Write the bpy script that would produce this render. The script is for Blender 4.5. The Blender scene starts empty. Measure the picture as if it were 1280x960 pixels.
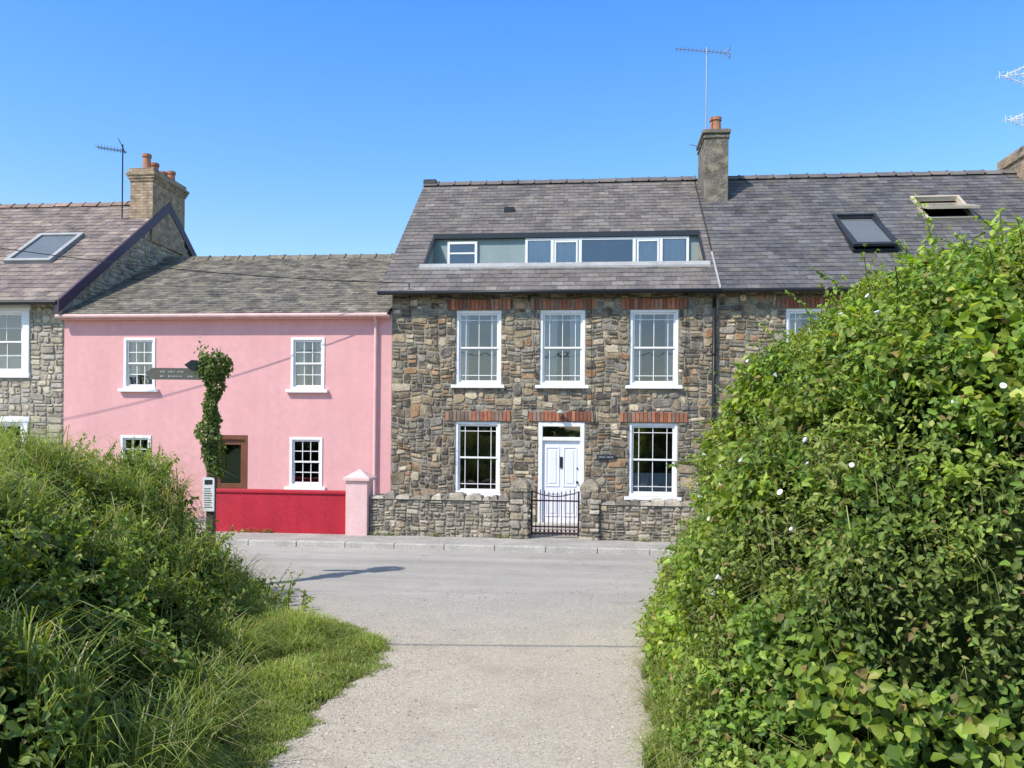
import bpy, math, random
import numpy as np
from mathutils import Vector, Matrix, noise
random.seed(7); rng = np.random.default_rng(7)
scene = bpy.context.scene
COL = scene.collection
scene.view_settings.view_transform = 'Standard'
scene.view_settings.look = 'None'
scene.view_settings.exposure = 0

# ------------------------------------------------------------------ materials
def nt(name):
    m = bpy.data.materials.new(name); m.use_nodes = True
    n = m.node_tree.nodes; l = m.node_tree.links
    return m, n, l, n['Principled BSDF']

def make_mat(name, base, rough=.8, var=.2, nscale=2.0, bump=.0, bscale=40, attr=False, spec=.3,
             metal=0., stain=None, stain_amt=.4, stain_scale=1.2, streak=0.):
    m, n, l, p = nt(name)
    tc = n.new('ShaderNodeTexCoord')
    def noise_n(sc, det=4):
        x = n.new('ShaderNodeTexNoise'); x.inputs['Scale'].default_value = sc; x.inputs['Detail'].default_value = det
        l.new(tc.outputs['Object'], x.inputs['Vector']); return x
    a = noise_n(nscale); a2 = noise_n(nscale*9, 2)
    add = n.new('ShaderNodeMath'); add.operation = 'ADD'
    l.new(a.outputs['Fac'], add.inputs[0]); l.new(a2.outputs['Fac'], add.inputs[1])
    mr = n.new('ShaderNodeMapRange'); mr.inputs['From Min'].default_value = .7; mr.inputs['From Max'].default_value = 1.3
    mr.inputs['To Min'].default_value = 1-var; mr.inputs['To Max'].default_value = 1+var
    l.new(add.outputs[0], mr.inputs['Value'])
    vm = n.new('ShaderNodeVectorMath'); vm.operation = 'SCALE'
    if attr:
        at = n.new('ShaderNodeAttribute'); at.attribute_name = 'Col'
        l.new(at.outputs['Color'], vm.inputs[0])
    else:
        vm.inputs[0].default_value = base
    l.new(mr.outputs[0], vm.inputs['Scale'])
    out = vm.outputs[0]
    if streak:
        mp = n.new('ShaderNodeMapping'); mp.inputs['Scale'].default_value = (5,5,.35); l.new(tc.outputs['Object'], mp.inputs['Vector'])
        sn = n.new('ShaderNodeTexNoise'); sn.inputs['Scale'].default_value = 1; sn.inputs['Detail'].default_value = 4; l.new(mp.outputs[0], sn.inputs['Vector'])
        sr = n.new('ShaderNodeMapRange'); sr.inputs['From Min'].default_value=.35; sr.inputs['From Max'].default_value=.7; sr.inputs['To Min'].default_value=1+streak*.4; sr.inputs['To Max'].default_value=1-streak
        l.new(sn.outputs['Fac'], sr.inputs['Value'])
        v3 = n.new('ShaderNodeVectorMath'); v3.operation='SCALE'; l.new(out, v3.inputs[0]); l.new(sr.outputs[0], v3.inputs['Scale']); out = v3.outputs[0]
    if stain:
        s = noise_n(stain_scale, 5)
        r = n.new('ShaderNodeMapRange'); r.inputs['From Min'].default_value = .5; r.inputs['From Max'].default_value = .68
        r.inputs['To Max'].default_value = stain_amt
        l.new(s.outputs['Fac'], r.inputs['Value'])
        mx = n.new('ShaderNodeMix'); mx.data_type = 'RGBA'
        l.new(r.outputs[0], mx.inputs['Factor']); l.new(out, mx.inputs[6]); mx.inputs[7].default_value = (*stain, 1)
        out = mx.outputs[2]
    l.new(out, p.inputs['Base Color'])
    p.inputs['Roughness'].default_value = rough
    p.inputs['Specular IOR Level'].default_value = spec
    p.inputs['Metallic'].default_value = metal
    if bump > 0:
        b = n.new('ShaderNodeBump'); b.inputs['Strength'].default_value = bump; b.inputs['Distance'].default_value = .02
        x = noise_n(bscale, 3); l.new(x.outputs['Fac'], b.inputs['Height']); l.new(b.outputs[0], p.inputs['Normal'])
    return m

M = {}
M['stone'] = make_mat('rubble_stone', (1,1,1), .9, .5, 5, .8, 24, attr=True, spec=.12, stain=(.42,.34,.23), stain_amt=.5, stain_scale=5)
M['mortar'] = make_mat('mortar', (.28,.24,.18), .95, .4, 4, .6, 30)
M['mortar_pale'] = make_mat('mortar_pale', (.36,.32,.25), .95, .3, 4, .5, 30)
M['brick_l'] = make_mat('lintel_brick', (1,1,1), .9, .25, 8, .4, 50, attr=True)
M['slate'] = make_mat('slate', (1,1,1), .65, .28, 1.6, .25, 30, attr=True, spec=.3, stain=(.2,.175,.14), stain_amt=.5, stain_scale=2.2, streak=.12)
M['slate_l'] = make_mat('slate_lichen', (1,1,1), .85, .4, 2.5, .4, 30, attr=True, spec=.25, stain=(.27,.23,.16), stain_amt=.65, stain_scale=5, streak=.15)
M['slab'] = make_mat('roof_underlay', (.05,.048,.045), .9)
M['white'] = make_mat('white_paint', (.8,.79,.77), .45, .04, 3, .03, 30)
M['white2'] = make_mat('door_paint', (.76,.765,.8), .35, .03, 3)
M['pink'] = make_mat('pink_render', (.73,.385,.37), .85, .06, .8, .25, 60, stain=(.65,.32,.315), stain_amt=.4, stain_scale=.9, streak=.035)
M['pink_pale'] = make_mat('pale_pink_masonry', (.72,.48,.45), .85, .1, 3, .2, 50, streak=.08)
M['red'] = make_mat('red_masonry', (.44,.018,.035), .6, .14, 2, .3, 40, stain=(.3,.02,.03), stain_amt=.5, stain_scale=2, streak=.15)
M['greygreen'] = make_mat('grey_green_render', (.27,.33,.325), .8, .06, 2, .1, 50, streak=.06)
M['darkpaint'] = make_mat('dark_paint', (.03,.035,.042), .4, .1)
M['beige'] = make_mat('beige_frame', (.5,.43,.33), .5, .1)
M['black_iron'] = make_mat('iron_paint', (.035,.012,.014), .4, .2, 8)
M['black'] = make_mat('black_plastic', (.02,.02,.021), .4, .1)
M['purple'] = make_mat('bargeboard_paint', (.07,.045,.075), .5, .1)
M['lead'] = make_mat('lead_flashing', (.36,.36,.35), .6, .2, 3, .2, 20)
M['chim'] = make_mat('chimney_render', (.17,.15,.12), .95, .45, 3, .8, 18, stain=(.36,.31,.21), stain_amt=.7, stain_scale=4, streak=.2)
M['pot'] = make_mat('terracotta', (.42,.18,.1), .8, .25, 5, stain=(.3,.25,.2), stain_amt=.6, stain_scale=6)
M['brown'] = make_mat('brown_wood', (.16,.06,.03), .5, .2, 4)
M['wood'] = make_mat('weathered_wood', (.1,.085,.065), .85, .3, 10, .5, 60)
M['signm'] = make_mat('sign_wood', (.12,.115,.09), .7, .2, 10, .3, 60)
M['alu'] = make_mat('aluminium', (.35,.35,.36), .4, .1, metal=.6)
M['curtain'] = make_mat('curtain_cloth', (.78,.79,.82), .9, .06)
M['room'] = make_mat('room_dark', (.05,.047,.045), .9, .2)
M['backing'] = make_mat('grey_backing', (.3,.31,.33), .9, .1)  # plain grey sheet behind glass, used to lighten the dark skylights
M['concrete'] = make_mat('pavement_concrete', (.38,.355,.32), .9, .22, 1.4, .4, 60, stain=(.27,.25,.22), stain_amt=.5, stain_scale=2.5)
M['kerb'] = make_mat('kerb_stone', (.44,.415,.37), .9, .25, 3, .4, 50)
M['plate'] = make_mat('slate_plaque', (.03,.035,.05), .4, .1)
M['petal'] = make_mat('white_petal', (.8,.8,.8), .6, .05)

def brick_mat(name, c1, c2, mortar):
    m, n, l, p = nt(name)
    tc = n.new('ShaderNodeTexCoord'); sp = n.new('ShaderNodeSeparateXYZ'); l.new(tc.outputs['Object'], sp.inputs[0])
    ad = n.new('ShaderNodeMath'); l.new(sp.outputs[0], ad.inputs[0]); l.new(sp.outputs[1], ad.inputs[1])
    cb = n.new('ShaderNodeCombineXYZ'); l.new(ad.outputs[0], cb.inputs[0]); l.new(sp.outputs[2], cb.inputs[1])
    b = n.new('ShaderNodeTexBrick'); l.new(cb.outputs[0], b.inputs['Vector'])
    b.inputs['Color1'].default_value = (*c1,1); b.inputs['Color2'].default_value = (*c2,1); b.inputs['Mortar'].default_value = (*mortar,1)
    b.inputs['Scale'].default_value = 1; b.inputs['Brick Width'].default_value = .225; b.inputs['Row Height'].default_value = .075
    b.inputs['Mortar Size'].default_value = .01
    no = n.new('ShaderNodeTexNoise'); no.inputs['Scale'].default_value = 5; no.inputs['Detail'].default_value = 5
    l.new(tc.outputs['Object'], no.inputs['Vector'])
    mr = n.new('ShaderNodeMapRange'); mr.inputs['From Min'].default_value=.3; mr.inputs['From Max'].default_value=.7
    mr.inputs['To Min'].default_value=.6; mr.inputs['To Max'].default_value=1.25
    l.new(no.outputs['Fac'], mr.inputs['Value'])
    vm = n.new('ShaderNodeVectorMath'); vm.operation='SCALE'; l.new(b.outputs['Color'], vm.inputs[0]); l.new(mr.outputs[0], vm.inputs['Scale'])
    l.new(vm.outputs[0], p.inputs['Base Color']); p.inputs['Roughness'].default_value=.9
    bp = n.new('ShaderNodeBump'); bp.inputs['Strength'].default_value=.5; bp.inputs['Distance'].default_value=.01; bp.invert=True
    l.new(b.outputs['Fac'], bp.inputs['Height']); l.new(bp.outputs[0], p.inputs['Normal'])
    return m
M['buff'] = brick_mat('buff_brick', (.5,.36,.22), (.38,.25,.15), (.24,.2,.16))

def glass_mat():
    m = bpy.data.materials.new('window_glass'); m.use_nodes = True
    n = m.node_tree.nodes; l = m.node_tree.links
    n.remove(n['Principled BSDF']); o = n['Material Output']
    tr = n.new('ShaderNodeBsdfTransparent'); tr.inputs[0].default_value = (.82,.86,.88,1)
    g = n.new('ShaderNodeBsdfGlossy'); g.inputs['Roughness'].default_value = .02; g.inputs['Color'].default_value=(.95,.97,1,1)
    f = n.new('ShaderNodeFresnel'); f.inputs['IOR'].default_value = 2.1
    tc = n.new('ShaderNodeTexCoord'); no = n.new('ShaderNodeTexNoise'); no.inputs['Scale'].default_value=1.6
    l.new(tc.outputs['Object'], no.inputs['Vector'])
    b = n.new('ShaderNodeBump'); b.inputs['Strength'].default_value=.15; b.inputs['Distance'].default_value=.03
    l.new(no.outputs['Fac'], b.inputs['Height']); l.new(b.outputs[0], g.inputs['Normal']); 
    mx = n.new('ShaderNodeMixShader'); l.new(f.outputs[0], mx.inputs[0]); l.new(tr.outputs[0], mx.inputs[1]); l.new(g.outputs[0], mx.inputs[2])
    l.new(mx.outputs[0], o.inputs['Surface']); return m
M['glass'] = glass_mat()

def leaf_mat(name, trans=.35, rough=.45):
    m, n, l, p = nt(name)
    at = n.new('ShaderNodeAttribute'); at.attribute_name='Col'
    l.new(at.outputs['Color'], p.inputs['Base Color']); p.inputs['Roughness'].default_value=rough
    p.inputs['Specular IOR Level'].default_value=.35
    t = n.new('ShaderNodeBsdfTranslucent')
    vm = n.new('ShaderNodeVectorMath'); vm.operation='MULTIPLY'; vm.inputs[1].default_value=(1.8,1.7,.5)
    l.new(at.outputs['Color'], vm.inputs[0]); l.new(vm.outputs[0], t.inputs['Color'])
    mx = n.new('ShaderNodeMixShader'); mx.inputs[0].default_value=trans
    l.new(p.outputs[0], mx.inputs[1]); l.new(t.outputs[0], mx.inputs[2]); l.new(mx.outputs[0], n['Material Output'].inputs['Surface'])
    return m
M['leaf'] = leaf_mat('leaf', .38, .5)
M['grass'] = leaf_mat('grass_blade', .35, .5)
M['hull'] = make_mat('leaf_gap_shade', (.016,.024,.007), 1, .5, 6, spec=0)  # near-black colour stands in for deep shade between the leaves
M['soil'] = make_mat('grassy_soil', (.1,.11,.045), 1, .5, 3, .8, 20, stain=(.18,.145,.09), stain_amt=.6, stain_scale=1)
M['field'] = make_mat('field_grass', (.07,.11,.03), 1, .3, .3, .5, 10)

def ground_mat(name, c1, c2, c3, fine=90, speck=.35, crack=False, vs=70, blend=None):
    m, n, l, p = nt(name)
    tc = n.new('ShaderNodeTexCoord')
    def N(sc, d=5, r=.6):
        x=n.new('ShaderNodeTexNoise'); x.inputs['Scale'].default_value=sc; x.inputs['Detail'].default_value=d; x.inputs['Roughness'].default_value=r
        l.new(tc.outputs['Object'], x.inputs['Vector']); return x
    big=N(.45); mid=N(2.2); fi=N(fine,3)
    r1=n.new('ShaderNodeMapRange'); r1.inputs['From Min'].default_value=.38; r1.inputs['From Max'].default_value=.62; l.new(big.outputs['Fac'], r1.inputs['Value'])
    m1=n.new('ShaderNodeMix'); m1.data_type='RGBA'; m1.inputs[6].default_value=(*c1,1); m1.inputs[7].default_value=(*c2,1); l.new(r1.outputs[0], m1.inputs['Factor'])
    r2=n.new('ShaderNodeMapRange'); r2.inputs['From Min'].default_value=.5; r2.inputs['From Max'].default_value=.7; r2.inputs['To Max'].default_value=.8; l.new(mid.outputs['Fac'], r2.inputs['Value'])
    m2=n.new('ShaderNodeMix'); m2.data_type='RGBA'; l.new(m1.outputs[2], m2.inputs[6]); m2.inputs[7].default_value=(*c3,1); l.new(r2.outputs[0], m2.inputs['Factor'])
    base_out=m2.outputs[2]
    if blend:
        # loose gravel thinning out over the tarmac towards the road
        cc,y0,y1=blend
        sy=n.new('ShaderNodeSeparateXYZ'); l.new(tc.outputs['Object'], sy.inputs[0])
        ma=n.new('ShaderNodeMath'); ma.operation='MULTIPLY_ADD'; l.new(mid.outputs['Fac'], ma.inputs[0]); ma.inputs[1].default_value=2.6; l.new(sy.outputs[1], ma.inputs[2])
        rb=n.new('ShaderNodeMapRange'); rb.inputs['From Min'].default_value=y0+1.3; rb.inputs['From Max'].default_value=y1+1.3; l.new(ma.outputs[0], rb.inputs['Value'])
        m3=n.new('ShaderNodeMix'); m3.data_type='RGBA'; l.new(rb.outputs[0], m3.inputs['Factor']); l.new(base_out, m3.inputs[6]); m3.inputs[7].default_value=(*cc,1); base_out=m3.outputs[2]
    r3=n.new('ShaderNodeMapRange'); r3.inputs['From Min'].default_value=.3; r3.inputs['From Max'].default_value=.7
    r3.inputs['To Min'].default_value=1-speck; r3.inputs['To Max'].default_value=1+speck; l.new(fi.outputs['Fac'], r3.inputs['Value'])
    vo=n.new('ShaderNodeTexVoronoi'); vo.inputs['Scale'].default_value=vs; l.new(tc.outputs['Object'], vo.inputs['Vector'])
    r4=n.new('ShaderNodeMapRange'); r4.inputs['To Min'].default_value=1-speck*.7; r4.inputs['To Max'].default_value=1+speck*.7
    sx=n.new('ShaderNodeSeparateXYZ'); l.new(vo.outputs['Color'], sx.inputs[0]); l.new(sx.outputs[0], r4.inputs['Value'])
    mm=n.new('ShaderNodeMath'); mm.operation='MULTIPLY'; l.new(r3.outputs[0], mm.inputs[0]); l.new(r4.outputs[0], mm.inputs[1])
    vm=n.new('ShaderNodeVectorMath'); vm.operation='SCALE'; l.new(base_out, vm.inputs[0]); l.new(mm.outputs[0], vm.inputs['Scale'])
    col=vm.outputs[0]
    if crack:
        no=N(1.2,4); sc=n.new('ShaderNodeVectorMath'); sc.operation='SCALE'; sc.inputs['Scale'].default_value=1.2; l.new(no.outputs['Color'], sc.inputs[0])
        av=n.new('ShaderNodeVectorMath'); l.new(tc.outputs['Object'], av.inputs[0]); l.new(sc.outputs[0], av.inputs[1])
        cv=n.new('ShaderNodeTexVoronoi'); cv.feature='DISTANCE_TO_EDGE'; cv.inputs['Scale'].default_value=.33; l.new(av.outputs[0], cv.inputs['Vector'])
        cr=n.new('ShaderNodeMapRange'); cr.inputs['From Max'].default_value=.006; cr.inputs['To Min'].default_value=.72; cr.inputs['To Max'].default_value=1; l.new(cv.outputs['Distance'], cr.inputs['Value'])
        v2=n.new('ShaderNodeVectorMath'); v2.operation='SCALE'; l.new(col, v2.inputs[0]); l.new(cr.outputs[0], v2.inputs['Scale']); col=v2.outputs[0]
        mp=n.new('ShaderNodeMapping'); mp.inputs['Scale'].default_value=(.12,1.6,1); l.new(tc.outputs['Object'], mp.inputs['Vector'])
        bn=n.new('ShaderNodeTexNoise'); bn.inputs['Scale'].default_value=1; bn.inputs['Detail'].default_value=5; l.new(mp.outputs[0], bn.inputs['Vector'])
        br=n.new('ShaderNodeMapRange'); br.inputs['From Min'].default_value=.35; br.inputs['From Max'].default_value=.65; br.inputs['To Min'].default_value=.87; br.inputs['To Max'].default_value=1.12; l.new(bn.outputs['Fac'], br.inputs['Value'])
        v4=n.new('ShaderNodeVectorMath'); v4.operation='SCALE'; l.new(col, v4.inputs[0]); l.new(br.outputs[0], v4.inputs['Scale']); col=v4.outputs[0]
    l.new(col, p.inputs['Base Color']); p.inputs['Roughness'].default_value=.95; p.inputs['Specular IOR Level'].default_value=.15
    ad=n.new('ShaderNodeMath'); l.new(fi.outputs['Fac'], ad.inputs[0]); l.new(vo.outputs['Distance'], ad.inputs[1])
    b=n.new('ShaderNodeBump'); b.inputs['Strength'].default_value=.4; b.inputs['Distance'].default_value=.008
    l.new(ad.outputs[0], b.inputs['Height']); l.new(b.outputs[0], p.inputs['Normal'])
    return m
M['asphalt'] = ground_mat('worn_asphalt', (.37,.345,.31), (.40,.372,.333), (.335,.312,.28), 120, .16, True, 90)
M['lane'] = ground_mat('gravel_lane', (.465,.415,.34), (.42,.372,.305), (.365,.32,.26), 80, .26, False, 75, ((.375,.35,.312),8.0,10.0))

# ------------------------------------------------------------------ mesh builder
class B:
    def __init__(s): s.v=[]; s.f=[]; s.c=[]
    def add(s, vs, fs, col=(1,1,1)):
        o=len(s.v); s.v += [tuple(x) for x in vs]; s.f += [tuple(i+o for i in f) for f in fs]; s.c += [col]*len(vs)
    def box(s,u0,u1,v0,v1,z0,z1,col=(1,1,1), fn=None):
        vs=[(u0,v0,z0),(u1,v0,z0),(u1,v1,z0),(u0,v1,z0),(u0,v0,z1),(u1,v0,z1),(u1,v1,z1),(u0,v1,z1)]
        if fn: vs=[fn(*a) for a in vs]
        s.add(vs,[(0,3,2,1),(4,5,6,7),(0,1,5,4),(1,2,6,5),(2,3,7,6),(3,0,4,7)],col)
    def cyl(s,p0,p1,r0,r1=None,n=8,col=(1,1,1)):
        r1 = r0 if r1 is None else r1
        p0=Vector(p0);p1=Vector(p1);d=(p1-p0).normalized()
        a=d.cross(Vector((0,0,1)) if abs(d.z)<.9 else Vector((1,0,0))).normalized(); b=d.cross(a)
        vs=[]
        for p,r in ((p0,r0),(p1,r1)):
            for i in range(n):
                t=2*math.pi*i/n; vs.append(p+a*math.cos(t)*r+b*math.sin(t)*r)
        fs=[(i,(i+1)%n,n+(i+1)%n,n+i) for i in range(n)]+[tuple(range(n))[::-1],tuple(range(n,2*n))]
        s.add(vs,fs,col)
    def obj(s,name,mat,parent=None,bevel=0,smooth=False):
        me=bpy.data.meshes.new(name); me.from_pydata(s.v,[],s.f)
        ca=me.color_attributes.new('Col','FLOAT_COLOR','POINT')
        ca.data.foreach_set('color', np.array([(*c,1) for c in s.c],dtype=np.float32).ravel())
        me.materials.append(mat); me.update()
        if smooth: me.shade_smooth()
        o=bpy.data.objects.new(name,me); COL.objects.link(o)
        if parent: o.parent=parent
        if bevel:
            md=o.modifiers.new('bevel','BEVEL'); md.width=bevel; md.segments=2; md.limit_method='ANGLE'
        return o

TH=-math.atan(.1)
def row_empty(name):
    e=bpy.data.objects.new(name,None); e.location=(0,17.5,0); e.rotation_euler=(0,0,TH); e.empty_display_size=.5
    COL.objects.link(e); return e
def row_to_world(u,v,z=0):
    c,s=math.cos(TH),math.sin(TH); return (u*c-v*s, 17.5+u*s+v*c, z)

# ------------------------------------------------------------------ wall generators
def wall_cells(b,u0,u1,z0,z1,v0,v1,ops):
    us=sorted(set([u0,u1]+[x for o in ops for x in (o[0],o[1]) if u0<x<u1]))
    zs=sorted(set([z0,z1]+[x for o in ops for x in (o[2],o[3]) if z0<x<z1]))
    for i in range(len(us)-1):
        for j in range(len(zs)-1):
            cu=(us[i]+us[i+1])/2; cz=(zs[j]+zs[j+1])/2
            if any(o[0]<cu<o[1] and o[2]<cz<o[3] for o in ops): continue
            b.box(us[i],us[i+1],v0,v1,zs[j],zs[j+1])

def subtract(r, o):
    a0,a1,c0,c1=r; b0,b1,d0,d1=o
    if b0>=a1 or b1<=a0 or d0>=c1 or d1<=c0: return [r]
    out=[]
    if b0>a0: out.append((a0,b0,c0,c1))
    if b1<a1: out.append((b1,a1,c0,c1))
    m0,m1=max(a0,b0),min(a1,b1)
    if d0>c0: out.append((m0,m1,c0,d0))
    if d1<c1: out.append((m0,m1,d1,c1))
    return out

PAL_DARK=[((.14,.115,.085),4),((.2,.16,.11),4.5),((.27,.21,.135),4),((.37,.285,.18),3),((.5,.415,.29),2),((.165,.15,.13),4),((.33,.2,.11),2),((.27,.24,.195),3.5),((.1,.085,.07),2.5),((.22,.205,.155),3)]
PAL_PALE=[((.4,.345,.26),4),((.48,.42,.31),4),((.33,.29,.24),3),((.41,.37,.31),3),((.52,.45,.33),2),((.27,.235,.18),1)]
PAL_GREY=[((.25,.22,.18),4),((.34,.3,.24),4),((.18,.165,.135),3),((.41,.365,.29),2),((.31,.25,.17),2)]
def pick(pal):
    c=random.choices([p[0] for p in pal],[p[1] for p in pal])[0]; k=random.uniform(.8,1.2)
    return tuple(x*k for x in c)

def stones(b,u0,u1,z0,z1,ops,pal,maxw=.5,maxh=.22,proud=.03,vf=0.,fn=None,gap=.009,jit=.012,warp=0.):
    rects=[]
    def rec(a0,a1,c0,c1):
        w=a1-a0;h=c1-c0
        mw=random.uniform(.4,1.1)*maxw; mh=random.uniform(.4,1.2)*maxh
        if w>mw and (w/h>1.4 or h<=mh):
            t=a0+w*random.uniform(.28,.72); rec(a0,t,c0,c1); rec(t,a1,c0,c1)
        elif h>mh:
            t=c0+h*random.uniform(.28,.72); rec(a0,a1,c0,t); rec(a0,a1,t,c1)
        else: rects.append((a0,a1,c0,c1))
    z=z0; 
    while z<z1-1e-6:
        h=min(random.uniform(.45,.9),z1-z)
        if z1-(z+h)<.15: h=z1-z
        u=u0
        while u<u1-1e-6:
            w=min(random.uniform(.6,1.4),u1-u)
            if u1-(u+w)<.2: w=u1-u
            rec(u,u+w,z,z+h); u+=w
        z+=h
    fin=[]
    for r in rects:
        parts=[r]
        for o in ops: parts=[q for p in parts for q in subtract(p,o)]
        fin+= [p for p in parts if p[1]-p[0]>.04 and p[3]-p[2]>.035]
    def wp(x,z):
        if warp<=0: return x,z
        e=1.
        for o in ops:
            dx=max(o[0]-x,0,x-o[1]); dz=max(o[2]-z,0,z-o[3]); e=min(e,math.hypot(dx,dz)/.35)
        e=min(e,(x-u0)/.3,(u1-x)/.3,(z-z0)/.3,(z1-z)/.3); e=max(0,e)
        q=Vector((x*1.5,z*1.5,u0)); return x+warp*e*noise.noise(q), z+warp*e*1.4*noise.noise(q+Vector((9,4,2)))
    for a0,a1,c0,c1 in fin:
        g=gap; a0+=g;a1-=g;c0+=g;c1-=g
        w=a1-a0;h=c1-c0
        j=lambda k: random.uniform(-1,1)*k
        ch=min(w,h)*random.uniform(.1,.36)
        def cc(): return ch*random.uniform(.4,1.4)
        pts=[(a0+cc(),c0),(a1-cc(),c0),(a1,c0+cc()),(a1,c1-cc()),(a1-cc(),c1),(a0+cc(),c1),(a0,c1-cc()),(a0,c0+cc())]
        jj=min(jit,min(w,h)*.12)
        pts=[(p[0]+j(jj),p[1]+j(jj)) for p in pts]
        cx=(a0+a1)/2;cz=(c0+c1)/2; ins=min(.014,min(w,h)*.2)
        pr=proud*random.uniform(.35,1.3)
        vs=[(p[0],vf+.005,p[1]) for p in pts]
        tx,tz=j(.5),j(.5)
        for p in pts:
            x=p[0]+(cx-p[0])*ins/(w/2)*1.0; zz=p[1]+(cz-p[1])*ins/(h/2)
            vs.append((x,vf-pr*(1+tx*(x-cx)/w+tz*(zz-cz)/h)+j(.003),zz))
        vs.append((cx+j(.02),vf-pr*1.15,cz+j(.01)))
        if warp>0: vs=[(wp(p[0],p[2])[0],p[1],wp(p[0],p[2])[1]) for p in vs]
        if fn: vs=[fn(*p) for p in vs]
        fs=[(i,(i+1)%8,8+(i+1)%8,8+i) for i in range(8)]+[(8+i,8+(i+1)%8,16) for i in range(8)]
        b.add(vs,fs,pick(pal))

def slates(b,u0,u1,va,za,vb,zb,holes,pal,w=.26,ex=.19,verge_j=.0):
    L=math.hypot(vb-va,zb-za); dv=(vb-va)/L; dz=(zb-za)/L; nv,nz=-dz*1.0,dv
    if nz<0: nv,nz=-nv,-nz
    n=int(math.ceil(L/ex)); e=L/n
    for r in range(n):
        s0=r*e; s1=min(L,s0+e*1.12); vc=va+dv*(s0+e/2)
        iv=[(u0,u1)]
        for h in holes:
            if min(h[2],h[3])<vc<max(h[2],h[3]):
                ni=[]
                for a,c in iv:
                    if h[0]>=c or h[1]<=a: ni.append((a,c)); continue
                    if h[0]>a: ni.append((a,h[0]))
                    if h[1]<c: ni.append((h[1],c))
                iv=ni
        off=(r%2)*w/2+random.uniform(-.02,.02)
        for a,c in iv:
            k=math.floor((a-u0-off)/w); x=u0+off+k*w
            while x<c:
                x0=max(a,x)+.0025; x1=min(c,x+w)-.0025; x+=w
                if x1-x0<.02: continue
                lift=.014+random.uniform(0,.006); sj=random.uniform(-.006,.006); l2=lift+random.uniform(-.003,.004)
                if random.random()<.01: sj-=.03
                def P(u,s,h): return (u, va+dv*s+nv*h, za+dz*s+nz*h)
                vs=[P(x0,s0+sj,lift),P(x1,s0+sj,l2),P(x1,s1,.004),P(x0,s1,.004),P(x0,s0+sj,0),P(x1,s0+sj,0)]
                b.add(vs,[(0,1,2,3),(4,5,1,0)],pick(pal))

def slab(b,u0,u1,va,za,vb,zb,holes,th=.08):
    us=sorted(set([u0,u1]+[x for h in holes for x in h[:2]])); vs_=sorted(set([va,vb]+[x for h in holes for x in h[2:]]))
    f=lambda v: za+(zb-za)*(v-va)/(vb-va)
    for i in range(len(us)-1):
        for j in range(len(vs_)-1):
            cu=(us[i]+us[i+1])/2; cv=(vs_[j]+vs_[j+1])/2
            if any(h[0]<cu<h[1] and h[2]<cv<h[3] for h in holes): continue
            a,c=us[i],us[i+1]; p,q=vs_[j],vs_[j+1]
            v=[(a,p,f(p)-th),(c,p,f(p)-th),(c,q,f(q)-th),(a,q,f(q)-th),(a,p,f(p)),(c,p,f(p)),(c,q,f(q)),(a,q,f(q))]
            b.add(v,[(0,3,2,1),(4,5,6,7),(0,1,5,4),(1,2,6,5),(2,3,7,6),(3,0,4,7)])

def ridge(b,u0,u1,v,z,col=(.15,.135,.13)):
    u=u0
    while u<u1:
        e=min(u+.44,u1); k=random.uniform(.8,1.2); c=tuple(x*k for x in col); dz=random.uniform(-.008,.008)
        pts=[(-.17,-.1),(-.06,.02),(0,.045),(.06,.02),(.17,-.1)]
        for (a,c2,s) in ((u+.004,e-.04,0),(e-.04,e-.002,.022)):
            vs=[(a,v+p[0]*(1+s*3),z+p[1]+s+dz) for p in pts]+[(c2,v+p[0]*(1+s*3),z+p[1]+s+dz) for p in pts]
            b.add(vs,[(i,i+1,6+i,5+i) for i in range(4)]+[(0,1,2,3,4),(9,8,7,6,5)],c)
        u=e

def gable(b,u0,u1,v0,v1,ze,vr,zr,zb=0):
    pr=[(v0,zb),(v1,zb),(v1,ze),(vr,zr),(v0,ze)]
    vs=[(u0,p[0],p[1]) for p in pr]+[(u1,p[0],p[1]) for p in pr]
    b.add(vs,[(0,1,2,3,4),(9,8,7,6,5)]+[(i,(i+1)%5,5+(i+1)%5,5+i) for i in range(5)])

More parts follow.
